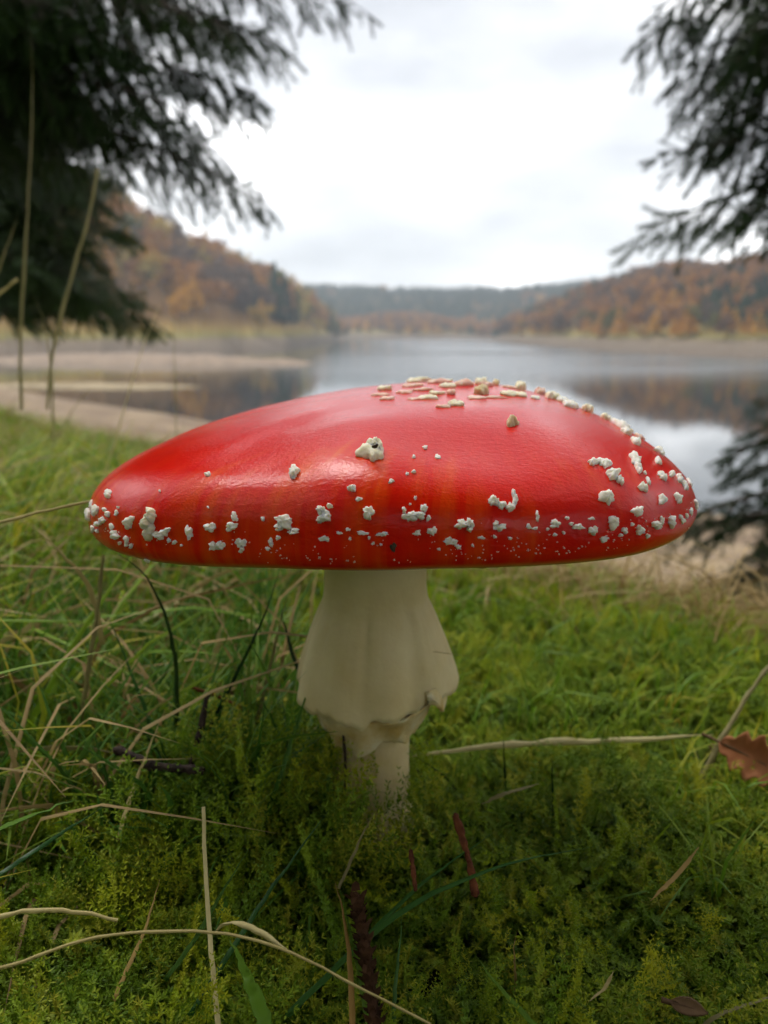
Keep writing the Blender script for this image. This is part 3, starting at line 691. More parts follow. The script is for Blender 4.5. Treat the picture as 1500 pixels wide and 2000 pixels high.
def moss_field():
    g = np.random.default_rng(99); X = []; Y = []; K = []; SC = []
    for n, r0, r1, half in ((54000, .05, .36, 1.45), (58000, .36, .85, 1.2), (14000, .85, 1.8, .95)):
        x, y, r = wedge(n, r0, r1, half, g)
        pz = fbm(x / .12, y / .12, 21, 3); pz2 = fbm(x / .06, y / .06, 31, 3)
        left = sm(-.02, -.15, x + .12 * pz) * sm(-.10, -.03, y)             # grass takes over on the left
        keep = g.random(n) > left * .7
        bare = (pz2 < -.16) & (r < .4)                  # dark hollows between the cushions
        keep &= ~(bare & (g.random(n) < .75))
        u = g.random(n); k = g.integers(0, 4, n)
        k = np.where((pz > .03) & (u < .75) & (r > .30), 4 + g.integers(0, 2, n), k)
        k = np.where(u > .93, 6 + g.integers(0, 2, n), k)
        k = np.where((fbm(x / .3, y / .3, 44, 3) > .06) & (r > .45) & (u < .55), 8 + g.integers(0, 2, n), k)
        k = np.where((u > .975), 10, k)
        X.append(x[keep]); Y.append(y[keep]); K.append(k[keep]); SC.append(((.50 + .5 * g.random(n)) * np.where(r > .85, 1.5, 1) * (1 + .9 * np.clip(pz2, -.25, .3)))[keep])
    # bigger pale fronds standing out of the nearest moss
    for n_, a0, a1, b0, b1 in ((46, 0, 420, 1620, 1960), (9, 900, 1500, 1750, 1980), (30, 0, 300, 1500, 1700)):
        px = g.uniform(a0, a1, n_); py = g.uniform(b0, b1, n_); P_ = np.array([at(a_, b_, ground_depth(a_, b_)) for a_, b_ in zip(px, py)])
        X.append(P_[:, 0]); Y.append(P_[:, 1]); K.append(np.where(g.random(n_) < .6, 10, 6)); SC.append(.75 + .45 * g.random(n_))
    # taller fronds heaped against the stem
    n = 260; x = -.038 + .018 * g.normal(size=n); y = -.012 + .022 * g.normal(size=n); X.append(x); Y.append(y); K.append(np.where(g.random(n) < .45, 6 + g.integers(0, 2, n), g.integers(0, 4, n))); SC.append(.8 + .6 * g.random(n))
    n = 90; X.append(-.022 + .007 * g.normal(size=n)); Y.append(-.017 + .007 * g.normal(size=n)); K.append(np.where(g.random(n) < .6, 6 + g.integers(0, 2, n), 10)); SC.append(.8 + .6 * g.random(n))
    X, Y, K, SC = map(np.concatenate, (X, Y, K, SC)); n = len(X)
    ok = np.hypot(X + .004, Y) > .0135; X, Y, K, SC = X[ok], Y[ok], K[ok], SC[ok]; n = len(X)
    low = np.where((X > .02) & (Y > -.09), .72, 1.0)[:, None] * np.array([0, 0, 1.]) + np.array([1., 1, 0])
    rot = np.stack([g.normal(size=n) * .32, g.normal(size=n) * .32, g.random(n) * 6.283], -1)
    o = scatter('moss', np.stack([X, Y, zground(X, Y) - .002], -1), rot, np.repeat(SC[:, None], 3, 1) * low, K, moss_src)
    tag(o, 'thick green and lime moss carpet around the mushroom', 'moss', kind='stuff')
moss_field()
gr_src = []
for k in range(3): gr_src.append(grass_tuft(70 + k, 9, .055, .0014, .7, .006).me('grass', M['grass']))
for k in range(3): gr_src.append(grass_tuft(80 + k, 9, .11, .0016, .85, .010).me('grass', M['grass']))
for k in range(2): gr_src.append(grass_tuft(90 + k, 6, .10, .0015, .95, .012).me('grass', M['dryg']))
for k in range(2): gr_src.append(grass_tuft(95 + k, 12, .030, .0012, .6, .006).me('grass', M['lime']))
for k in range(3): gr_src.append(grass_tuft(110 + k, 5, .075, .0015, .6, .008).me('grass', M['fine']))
def turf():
    g = np.random.default_rng(5); X = []; Y = []; K = []; SC = []
    # the tall grass on the left
    x, y, r = wedge(21000, .16, 1.5, 1.3, g, .9); pz = fbm(x / .15, y / .15, 61, 3)
    left = sm(-.045, -.22, x + .16 * pz + .20 * np.maximum(r - .35, 0)); keep = (g.random(len(x)) < left); u = g.random(len(x))
    X.append(x[keep]); Y.append(y[keep]); K.append(np.where(u < .42, g.integers(0, 3, len(x)), np.where(u < .86, 3 + g.integers(0, 3, len(x)), 6 + g.integers(0, 2, len(x))))[keep]); SC.append(((.55 + .55 * g.random(len(x))) * (1 - .5 * sm(.45, 1.1, r)))[keep])
    # short turf everywhere behind the mushroom
    x, y, r = wedge(26000, .42, 1.6, 1.15, g); u = g.random(len(x)); br = fbm(x / .3, y / .3, 44, 3)
    k = np.where(u < .42, 8 + g.integers(0, 2, len(x)), np.where(u < .88, g.integers(0, 3, len(x)), 6 + g.integers(0, 2, len(x)))); k = np.where((br > .12) & (u < .30), 6 + g.integers(0, 2, len(x)), k)
    X.append(x); Y.append(y); K.append(k); SC.append((.35 + .45 * g.random(len(x))) * np.where(k >= 8, 1.4, 1))
    # rougher and longer on the left brow, thinning down the slope
    x, y, r = wedge(34000, 1.4, 6.0, .95, g, 1.3); u = g.random(len(x)); k = np.where(u < .5, 3 + g.integers(0, 3, len(x)), np.where(u < .93, g.integers(0, 3, len(x)), 6 + g.integers(0, 2, len(x))))
    ok = (x * DX + y * DY) < 1.5 + 1.2 * sm(-.2, -1.0, x); X.append(x[ok]); Y.append(y[ok]); K.append(k[ok]); SC.append(((.28 + .34 * g.random(len(x))) * np.where(k < 3, 1.5, 1))[ok])
    # fine dark blades standing through the moss left of the stem, a few elsewhere
    n_ = 620; px = g.uniform(-60, 600, n_) - 60 * g.random(n_); py = 1150 + 560 * g.random(n_) ** 1.2; dd = np.array([ground_depth(a_, b_) for a_, b_ in zip(px, py)])
    P_ = np.array([at(a_, b_, c_) for a_, b_, c_ in zip(px, py, dd)]); X.append(P_[:, 0]); Y.append(P_[:, 1]); K.append(np.where(g.random(n_) < .05, 6 + g.integers(0, 2, n_), 10 + g.integers(0, 3, n_))); SC.append(.5 + .6 * g.random(n_))
    x, y, r = wedge(230, .12, .42, .75, g); X.append(x); Y.append(y); K.append(g.integers(0, 3, len(x))); SC.append(.35 + .4 * g.random(len(x)))
    X, Y, K, SC = map(np.concatenate, (X, Y, K, SC)); ok = np.hypot(X, Y - .0) > .03; X, Y, K, SC = X[ok], Y[ok], K[ok], SC[ok]
    ok = ~((np.hypot(X - CAM[0], Y - CAM[1]) < .20)); X, Y, K, SC = X[ok], Y[ok], K[ok], SC[ok]; n = len(X)
    rot = np.stack([g.normal(size=n) * .15, .22 + g.normal(size=n) * .22, g.normal(size=n) * 1.2], -1)
    o = scatter('grass', np.stack([X, Y, zground(X, Y) - .003], -1), rot, np.repeat(SC[:, None], 3, 1), K, gr_src)
    tag(o, 'green and straw coloured rough grass covering the bank', 'grass', kind='stuff')
turf()

# ------------------------------------------------------------------ the mushroom
CP = [0.0772, 0.00480, -0.00145, 0.09941, 0.0256, 0.01985, 0.01634, 1.02234, 0.13991, -0.48281, 0.0261, 0.02824, 0.00515, 0.02632, 0.02618, -0.04099, -0.02432, 1.14712, 0.1501, -0.00252]
def cap_surface(PH, T):
    Rc, cx, cy, cz, H, ax, ay, e0, e1, e2, tx, ty, curl, a2, b2, a3, b3, g0, g1, z2 = CP
    c, s = np.cos(PH), np.sin(PH)
    Rr = Rc * (1 + a2 * np.cos(2 * PH) + b2 * np.sin(2 * PH) + a3 * np.cos(3 * PH) + b3 * np.sin(3 * PH))
    e = np.clip(e0 + e1 * c + np.where(s > 0, e2, .40) * s, .45, 1.0 + .45 * np.clip(-c, 0, 1) * np.clip(1 - 1.5 * np.clip(-s, 0, 1), 0, 1)); g = np.clip(g0 + g1 * c, .6, 1.4)
    t = np.minimum(T / .85, 1) * np.pi / 2
    rad = np.sin(t) ** g; z = H * np.maximum(np.cos(t), 0) ** e
    k = np.maximum(T - .85, 0) / .15 * np.pi * .5
    r = Rr * rad - curl * (1 - np.cos(k)); z = z - curl * np.sin(k); w_ = 1 - rad
    x = cx + ax * w_ + r * c; y = cy + ay * w_ + r * s
    return np.stack([x, y, cz + z + tx * (x - cx) + ty * (y - cy) + z2 * np.cos(2 * PH) * rad ** 2], -1), rad
na, ntt = 288, 120
phs = np.linspace(0, 2 * np.pi, na, endpoint=False); ts = np.r_[np.linspace(.001, .78, 78), np.linspace(.785, 1.0, ntt - 78)]
TT, PP = np.meshgrid(ts, phs, indexing='ij')
cv, crad = cap_surface(PP, TT)
i = np.arange(ntt - 1)[:, None] * na; j = np.arange(na)[None]; j2 = (j + 1) % na
cf = np.stack([i + j, i + na + j, i + na + j2, i + j2], -1).reshape(-1, 4)
def caster(v, f):
    bvh = BVHTree.FromPolygons([tuple(p) for p in v.reshape(-1, 3)], [tuple(int(k) for k in q_) for q_ in f])
    def cast(px, py):
        h = bvh.ray_cast(Vector(CAM), Vector(ray(px, py)).normalized()); return (None, None) if h[0] is None else (np.array(h[0]), np.array(h[1]))
    return cast
cast = caster(cv, cf)
# the cap is gently dented and ridged
dz = np.zeros(cv.shape[:2])
for (px, py, px2, py2, wdt, amp) in ((905, 872, 960, 880, .013, -.0016), (560, 838, 470, 880, .011, -.0007), (720, 830, 690, 960, .012, .0010), (600, 806, 450, 868, .005, .0004), (1090, 850, 1110, 900, .010, .0006),
                                     (330, 940, 420, 960, .010, .0007), (1150, 800, 1190, 850, .006, -.0008), (820, 800, 1000, 800, .010, .0005), (640, 930, 740, 950, .010, .0007)):
    a_, _ = cast(px, py); b_, _ = cast(px2, py2)
    if a_ is None or b_ is None: continue
    d = (b_ - a_)[:2]; l2 = d @ d; rel = cv[..., :2] - a_[:2]
    tt = np.clip((rel @ d) / l2, 0, 1); ds = np.linalg.norm(rel - tt[..., None] * d, axis=-1); dz += amp * np.exp(-(ds / wdt) ** 2)
dz += .0007 * fbm(cv[..., 0] / .02, cv[..., 1] / .02, 77, 2) + .0012 * fbm(np.cos(PP) * 3.2 + 9, np.sin(PP) * 3.2 + 9, 78, 2) * crad ** 3
nrm = np.cross(np.gradient(cv, axis=1), np.gradient(cv, axis=0)); nrm /= np.linalg.norm(nrm, axis=-1)[..., None] + 1e-12
if nrm[20, 0, 2] < 0: nrm = -nrm
cv = cv + nrm * (dz * np.where(TT < .85, 1, 1 - (TT - .85) / .15))[..., None]
# ragged margin
cv[-3:, :, 2] += (.0005 * (vnoise(PP[-3:] * 60, PP[-3:] * 0, 4) - .5))
cast = caster(cv, cf)
CB = np.array([CP[1], CP[2]])
xy = cv[..., :2] - CB
orange = (sm(.62, .97, crad) * (.55 - .55 * np.cos(PP - R(20))) * .95 + .30 * sm(.5, .95, crad)) * sm(1.0, .93, TT) + .12
orange = np.clip(orange, 0, 1)
margin = sm(.905, .965, TT) * .85
fly = empty('fly_agaric', (-.004, 0, float(zground(-.004, 0))))
tag(fly, 'large red toadstool with white warts standing in the moss', 'mushroom')
cap = obj('cap', mesh('cap', cv.reshape(-1, 3), [np.concatenate([cf]), np.zeros((0, 4), int)], M['cap'], True,
          {'rad': ('FLOAT', crad.reshape(-1)), 'orange': ('FLOAT', orange.reshape(-1)), 'margin': ('FLOAT', margin.reshape(-1)),
           'streak': ('FLOAT_VECTOR', np.stack([np.cos(PP) * 17, np.sin(PP) * 17, crad * 5], -1).reshape(-1, 3)),
           'wrinkle': ('FLOAT_VECTOR', np.stack([xy[..., 0] * 420, xy[..., 1] * 900, cv[..., 2] * 900], -1).reshape(-1, 3))}), fly)
cap['label'] = 'glossy red cap, orange towards its edge'
# gills under the cap
mb = MB(); edge = cv[-1]; hub = np.array([-.002, .003, .0955])
ng_ = 190
und = np.concatenate([edge + [0, 0, .0008], hub + (edge - hub) * .18 + [0, 0, .004]])
jj = np.arange(na); mb.add(und, np.stack([jj, (jj + 1) % na, na + (jj + 1) % na, na + jj], -1))
for k in range(ng_):
    e = edge[int(k * na / ng_)]; a_ = hub + (e - hub) * np.array([[.17], [.45], [.8], [.985]]); dp = np.array([.004, .0062, .0045, .0008])
    top_ = a_ + [0, 0, .0025]; bot_ = a_ - np.stack([0 * dp, 0 * dp, dp - .0012], -1)
    mb.add(np.concatenate([top_, bot_]), np.array([[0, 1, 5, 4], [1, 2, 6, 5], [2, 3, 7, 6]]))
g_ = obj('gills', mb.me('gills', M['gill']), cap); g_['kind'] = 'stuff'; g_['label'] = 'pale cream gills under the cap'

# warts: (lobes (image x, y, half width, half height)), thickness, material
def lobe_mesh(px, py, rx, ry, th, g, mb, pointy=False):
    p, n = None, None
    yy = py
    while p is None and yy < py + 45:
        p, n = cast(px, yy); yy += 1.5
    if p is None: return None
    if n @ (CAM - p) < 0: n = -n
    view = p - CAM; dep = view @ FW; view /= np.linalg.norm(view)
    X = np.array([1., 0, 0]) - n * n[0]; X /= np.linalg.norm(X); Y = np.cross(n, X)
    if Y @ UP < 0: Y = -Y
    px_m = dep / FPX; gz = max(abs(n @ view), .2)
    Jm = np.array([[X[0], Y[0]], [X @ UP, Y @ UP]]); u_, s_, vt = np.linalg.svd(Jm)      # image extent back onto the skin
    Ji = vt.T @ np.diag(1 / np.maximum(s_, .38)) @ u_.T * px_m
    k = 26 if max(rx, ry) > 6 else 13; th = th * .62
    a = np.linspace(0, 2 * np.pi, k, endpoint=False); ph = g.random(4) * 6.283
    rj = 1 + .16 * np.sin(2 * a + ph[0]) + .15 * np.sin(3 * a + ph[1]) + .12 * np.sin(5 * a + ph[2]) + .10 * np.sin(8 * a + ph[3]) + .16 * (g.random(k) - .5)
    rings = [(1.0, -.12), (1.04, .25), (.97, .60), (.82, .80), (.58, .92), (.30, 1.0)] if not pointy else [(1.0, -.1), (1.02, .2), (.80, .5), (.58, .8), (.36, 1.05)]
    vs = []; h = th
    for rf, zf in rings:
        jit = 1 + .16 * (g.random(k) - .5); 
        u, v_ = Ji @ np.stack([np.cos(a) * rx, np.sin(a) * ry]) * (rj * rf * jit)
        lum = fbm(np.cos(a) * rf * 1.7 + ph[0], np.sin(a) * rf * 1.7 + ph[1], 7, 3)
        zc = h * (zf + (.22 * (g.random(k) - .5) + 1.5 * lum if zf > .2 else np.zeros(k)))
        vs.append(p + u[:, None] * X + v_[:, None] * Y + zc[:, None] * n)
    vs.append((p + n * h * (rings[-1][1] + .06))[None])
    i = np.arange(len(rings) - 1)[:, None] * k; j = np.arange(k)[None]; jn = (j + 1) % k
    f4 = np.stack([i + j, i + jn, i + k + jn, i + k + j], -1).reshape(-1, 4); b0 = (len(rings) - 1) * k
    f3 = np.stack([b0 + np.arange(k), b0 + (np.arange(k) + 1) % k, np.full(k, len(rings) * k)], -1)
    # bury the rim in the curved skin
    mb.add(np.concatenate(vs), [f4, f3]); return p, n
W = []
def wt(mt, th, *lobes): W.append((mt, th, lobes))
wt('warty', .0030, (727, 886, 22, 16), (733, 880, 13, 10)); wt('wartt', .0030, (1000, 828, 11, 7))
for q_ in ((830, 875, 4, 4), (854, 893, 6, 4), (808, 893, 3, 3), (808, 922, 4, 3), (795, 926, 3, 3), (764, 940, 5, 4)): wt('wart', .0006, q_)
for mt, th, *q_ in (('warty', .0026, 815, 745, 19, 7), ('warty', .0015, 751, 761, 14, 5), ('wartp', .0010, 744, 772, 15, 4), ('wartp', .0010, 756, 779, 15, 5), ('wartp', .0012, 805, 754, 22, 5), ('wartp', .0010, 791, 767, 15, 5),
                    ('wartp', .0010, 829, 762, 18, 4), ('wartp', .0016, 856, 748, 20, 5), ('warty', .0018, 870, 746, 10, 5), ('warty', .0018, 875, 755, 16, 7), ('warty', .0012, 854, 769, 13, 5), ('wartp', .0014, 881, 769, 9, 6),
                    ('warty', .0012, 835, 778, 18, 6), ('wartp', .0008, 812, 780, 13, 4), ('warty', .0016, 889, 790, 16, 7), ('wartp', .0007, 867, 795, 12, 3), ('wartp', .0018, 906, 752, 16, 6), ('warty', .0022, 939, 750, 13, 6),
                    ('wartp', .0014, 950, 753, 13, 5), ('wartt', .0026, 968, 750, 6, 5), ('wartt', .0026, 941, 768, 12, 7), ('wartp', .0008, 930, 777, 20, 6), ('warty', .0018, 1003, 771, 21, 9), ('warty', .0024, 1015, 757, 12, 8),
                    ('wartp', .0010, 996, 758, 15, 4), ('wartp', .0007, 968, 777, 20, 3), ('wartp', .0022, 1053, 763, 11, 7), ('warty', .0024, 1080, 771, 15, 9), ('warty', .0024, 1147, 794, 13, 6), ('warty', .0022, 1183, 812, 10, 6),
                    ('wartp', .0014, 1248, 846, 11, 7), ('wart', .0016, 1286, 882, 12, 10), ('wartt', .0012, 1229, 841, 6, 6), ('wart', .0012, 1046, 778, 10, 4)): wt(mt, th, tuple(q_))
wt('wart', .0020, (1098, 783, 13, 8), (1112, 793, 13, 9)); wt('wart', .0020, (1197, 823, 14, 8), (1214, 833, 17, 12), (1222, 845, 10, 8)); wt('wart', .0014, (1241, 863, 11, 10))
wt('wart', .0012, (1285, 901, 9, 7)); wt('wart', .0016, (1239, 897, 12, 11), (1245, 916, 6, 9)); wt('wart', .0016, (1160, 904, 12, 5), (1179, 905, 12, 10)); wt('wart', .0016, (1196, 928, 14, 9), (1209, 939, 6, 8))
wt('wart', .0022, (1183, 972, 13, 13)); wt('wart', .0014, (1293, 931, 10, 8), (1311, 927, 8, 5), (1327, 935, 9, 9), (1336, 948, 7, 10))
wt('wart', .0024, (293, 1006, 0, 0)) if False else None
wt('warty', .0026, (299, 1006, 8, 12), (292, 1020, 11, 12), (294, 1039, 10, 14)); wt('wart', .0016, (313, 1045, 10, 8), (324, 1039, 8, 7), (331, 1033, 3, 3)); wt('wart', .0016, (453, 1028, 11, 8), (459, 1010, 6, 8))
wt('wart', .0015, (418, 1066, 8, 7), (431, 1065, 8, 9)); wt('wart', .0014, (471, 1060, 10, 9), (473, 1073, 4, 6)); wt('wart', .0020, (557, 1018, 16, 12), (547, 1029, 7, 6), (576, 1037, 9, 5))
wt('wart', .0020, (635, 1009, 12, 11), (628, 997, 8, 8), (645, 989, 6, 4), (626, 1016, 6, 5)); wt('wart', .0018, (720, 1002, 12, 11)); wt('wart', .0016, (802, 1009, 13, 10), (818, 1007, 11, 8), (828, 993, 6, 8), (789, 997, 4, 6), (837, 1012, 4, 6))
wt('wart', .0016, (963, 980, 10, 8), (979, 987, 10, 6), (997, 991, 9, 8), (1005, 976, 5, 10), (1002, 965, 3, 6)); wt('wart', .0018, (900, 1024, 11, 8), (916, 1022, 7, 10), (917, 1033, 5, 5)); wt('wart', .0014, (975, 1030, 11, 7), (968, 1022, 5, 5))
wt('wart', .0012, (880, 1057, 11, 8), (895, 1067, 6, 4)); wt('wart', .0010, (529, 1056, 5, 5), (544, 1050, 5, 4), (531, 1063, 4, 4)); wt('wart', .0012, (200, 1017, 9, 7), (191, 1023, 6, 5), (212, 1004, 5, 6)); wt('wart', .0018, (187, 997, 9, 11)); wt('wart', .0018, (174, 1006, 7, 12))
for q_ in ((1254, 953, 9, 8), (1293, 976, 10, 10), (1323, 973, 8, 10), (1244, 999, 11, 10), (1196, 1020, 11, 11), (1309, 1019, 7, 10), (1280, 1025, 9, 8), (1248, 1036, 9, 8), (1157, 1036, 8, 9), (1083, 1023, 10, 7), (1128, 1029, 9, 6),
           (213, 966, 8, 7), (253, 1020, 11, 11), (226, 1045, 9, 9), (370, 1040, 7, 13), (412, 1030, 10, 9), (688, 955, 7, 6), (844, 1037, 8, 8), (575, 923, 10, 9)): wt('wart', .0015, q_)
for q_ in ((1265, 940, 3, 7), (1259, 924, 3, 3), (1346, 931, 5, 9), (1358, 984, 4, 8), (1349, 999, 5, 7), (1291, 1017, 5, 7), (1155, 1013, 6, 3), (1107, 1012, 4, 3), (1115, 1023, 5, 3), (1049, 1009, 3, 9), (1032, 1028, 5, 5), (1044, 1032, 6, 3),
           (1179, 1053, 9, 5), (1219, 1036, 6, 6), (1264, 1047, 4, 5), (1333, 1017, 6, 6), (1340, 1007, 4, 4), (1083, 1044, 4, 3), (1328, 1009, 4, 4), (178, 985, 4, 8), (205, 995, 5, 4), (228, 1002, 5, 5), (232, 991, 3, 2), (219, 1028, 6, 6),
           (182, 1033, 6, 6), (191, 1037, 4, 4), (248, 1053, 6, 6), (247, 1063, 4, 4), (257, 1066, 4, 4), (236, 1060, 3, 3), (331, 1055, 4, 4), (342, 1059, 4, 4), (407, 928, 5, 3), (313, 960, 2, 2), (407, 991, 2, 2), (288, 1094, 5, 4), (305, 1098, 6, 5),
           (355, 1065, 3, 2), (514, 1013, 4, 4), (701, 975, 6, 4), (811, 973, 3, 3), (801, 985, 2, 2), (815, 1041, 7, 5), (747, 1043, 11, 4), (708, 1041, 10, 4), (663, 1041, 6, 3), (680, 1034, 5, 3), (634, 1052, 9, 6), (523, 1071, 4, 4), (940, 1050, 7, 3),
           (966, 1048, 4, 3), (996, 1051, 4, 3), (923, 1065, 3, 3), (857, 1072, 4, 2), (729, 1061, 3, 3), (744, 1063, 3, 2), (721, 1050, 3, 3), (684, 1052, 3, 3), (573, 933, 4, 3), (1069, 1033, 3, 3), (1100, 1040, 3, 3), (1211, 1045, 5, 3), (1234, 1024, 3, 4)): wt('wart', .0008, q_)
gw = np.random.default_rng(3)
for mt, th, lobes in W:
    mb = MB(); hit = None
    for l_ in lobes:
        h_ = lobe_mesh(*l_, th * (.8 + .4 * gw.random()), gw, mb, pointy=(mt == 'wartt' and l_[0] == 1000)); hit = hit or h_
    if mb.n: obj('wart', mb.me('wart', M[mt], mb.n > 60), cap)
# powdery specks along the lower rim: too many to pick apart
mb = MB()
for k in range(340):
    px = gw.uniform(190, 1350); t_ = (px - 190) / 1160
    low = np.interp(px, [190, 240, 300, 450, 700, 950, 1200, 1300, 1350], [1042, 1076, 1094, 1102, 1104, 1096, 1076, 1056, 1030])
    py = low - abs(gw.normal()) * 24 - 2
    if fbm(np.array([px / 55]), np.array([py / 30]), 12, 2)[0] < -.03: continue
    r_ = gw.uniform(.5, 1.6); lobe_mesh(px, py, r_ * gw.uniform(.8, 1.6), r_, .00025, gw, mb)
s_ = obj('wart_specks', mb.me('wart_specks', M['wartp']), cap); s_['kind'] = 'stuff'; s_['label'] = 'fine white powdery specks along the cap edge'
mb = MB(); lobe_mesh(768, 1069, 5, 10, .0006, gw, mb); o = obj('dark_fleck', mb.me('dark_fleck', M['speck']), cap); o['label'] = 'dark brown fleck stuck near the cap edge'
mb = MB()
for q_ in ((731, 873, 5, 2.5), (736, 870, 3, 2)):
    # the dark crumb sits on top of the big cream wart
    p, n = cast(727, 885); c_ = at(q_[0], q_[1], (p - CAM) @ FW - .0046); aa2 = np.linspace(0, 6.283, 9)[:-1]
    pxm = ((p - CAM) @ FW) / FPX
    ringv = c_ + np.stack([np.cos(aa2) * q_[2] * pxm, aa2 * 0, np.sin(aa2) * q_[3] * pxm], -1) * (1 + .3 * gw.random((8, 1)))
    mb.add(np.concatenate([ringv, ringv * 1 + [0, .0012, 0], (c_ - [0, .0004, 0])[None]]), [np.array([[k, (k + 1) % 8, 8 + (k + 1) % 8, 8 + k] for k in range(8)]), np.array([[k, (k + 1) % 8, 16] for k in range(8)])])
o = obj('dark_crumb', mb.me('dark_crumb', M['speck']), cap); o['label'] = 'dark crumb on the biggest wart'

# stem
def axis(z): return np.array([-.0045 + .0025 * np.clip(z / .1, 0, 1), .0005, 0])
def lathe(name, prof, m_, parent, k=72, jitter=None, smooth=True):
    zz_ = np.array([p[0] for p in prof]); rr2 = np.array([p[1] for p in prof]); n = len(prof)
    a = np.linspace(0, 2 * np.pi, k, endpoint=False)
    v = np.zeros((n, k, 3)); 
    for i_ in range(n):
        r_ = rr2[i_] * np.ones(k); z_ = zz_[i_] * np.ones(k)
        if jitter: r_, z_ = jitter(i_ / (n - 1), a, r_, z_)
        ax_ = np.array([axis(q_) for q_ in z_]); v[i_] = np.stack([ax_[:, 0] + r_ * np.cos(a), ax_[:, 1] + r_ * np.sin(a), z_], -1)
    i = np.arange(n - 1)[:, None] * k; j = np.arange(k)[None]; jn = (j + 1) % k
    f = np.stack([i + j, i + jn, i + k + jn, i + k + j], -1).reshape(-1, 4)
    return obj(name, mesh(name, v.reshape(-1, 3), f, m_, smooth), parent)
zp = [-.030, -.018, -.006, .004, .014, .024, .034, .046, .060, .074, .086, .096, .100, .104]
rp_ = [.0165, .0160, .0140, .0124, .0119, .0117, .0118, .0122, .0126, .0129, .0131, .0133, .0138, .0160]
zi = np.linspace(zp[0], zp[-1], 60); ri = np.interp(zi, zp, rp_)
lathe('stem', list(zip(zi, ri)), M['stem'], fly, 72, lambda t, a, r, z: (r * (1 + .03 * fbm(np.cos(a) * 2 + 5, np.sin(a) * 2 + z * 40, 2, 3)), z))['label'] = 'thick cream stem'
# hanging ring: a bell that leaves the stem just under the cap
def bell(t, a, r, z):
    fr = np.clip(-np.sin(a), 0, 1)                      # the side towards the viewer hangs lower
    zt, zb = .0985, .0385 - .0022 * fr ** 1.5 + .0022 * (vnoise(a * 1.6 + 3, a * 0, 8) - .5) + .0030 * (vnoise(a * 5, a * 0, 9) - .5) + .0016 * (vnoise(a * 15, a * 0, 10) - .5)
    zz_ = zt + (zb - zt) * t
    prof = np.interp(t, [0, .30, .48, .56, .66, .77, .87, .95, 1.0], [.0142, .0139, .0139, .0144, .0170, .0194, .0213, .0225, .0230])
    rr2 = prof * (1 + .05 * t ** 2 * np.sin(3 * a + 1.0) + .03 * t ** 2 * np.sin(5 * a + 2.2) + .035 * t ** 3 * np.sin(9 * a + .6)) * (1 - .10 * t ** 3 * fr)
    return rr2, zz_
ring = lathe('ring', [(0, 0)] * 40, M['ring'], fly, 120, bell); ring['label'] = 'smooth cream skirt hanging from the stem'
md = ring.modifiers.new('thick', 'SOLIDIFY'); md.thickness = .0009; md.offset = -1
def frill(t, a, r, z):
    rag = .006 * (vnoise(a * 2.2 + 1, a * 0, 14) - .35) + .003 * (vnoise(a * 6, a * 0, 15) - .5) + .0014 * (vnoise(a * 17, a * 0, 16) - .5)
    zt = .0370 - .002 * np.clip(-np.sin(a), 0, 1); zb = .0275 - rag
    zz_ = zt + (zb - zt) * t; rr2 = np.interp(t, [0, .5, 1], [.0186, .0166, .0146]) * (1 + .08 * (vnoise(a * 5, a * 0 + t * 3, 18) - .5))
    return rr2, zz_
fr_ = lathe('ring_edge', [(0, 0)] * 16, M['ringedge'], fly, 110, frill); fr_['label'] = 'torn yellowish lower edge of the skirt'
md = fr_.modifiers.new('thick', 'SOLIDIFY'); md.thickness = .0008; md.offset = 0
def flap(t, u):                                         # torn corner of the skirt on its right
    return None
mb = MB(); nu, nv = 14, 10; gfl = np.random.default_rng(8)
us = np.linspace(0, 1, nu); vs_ = np.linspace(0, 1, nv); V_ = np.zeros((nv, nu, 3))
for iv, vv in enumerate(vs_):
    for iu, uu in enumerate(us):
        a = R(-44 + 58 * uu); z = .0425 - (.0030 + .0062 * math.sin(uu * 3.0 + .1) ** 2 + .0016 * (gfl.random() - .5)) * vv
        r = .0212 + .0012 * vv + .0008 * math.sin(uu * 9) * vv; ax_ = axis(z); V_[iv, iu] = (ax_[0] + r * math.cos(a), ax_[1] + r * math.sin(a), z)
i = np.arange(nv - 1)[:, None] * nu; j = np.arange(nu - 1)[None]
o = obj('ring_flap', mesh('ring_flap', V_.reshape(-1, 3), np.stack([i + j, i + j + 1, i + nu + j + 1, i + nu + j], -1).reshape(-1, 4), M['ringedge'], True), fly); o['label'] = 'ochre torn flap at the side of the skirt'
md = o.modifiers.new('thick', 'SOLIDIFY'); md.thickness = .0010; md.offset = 0

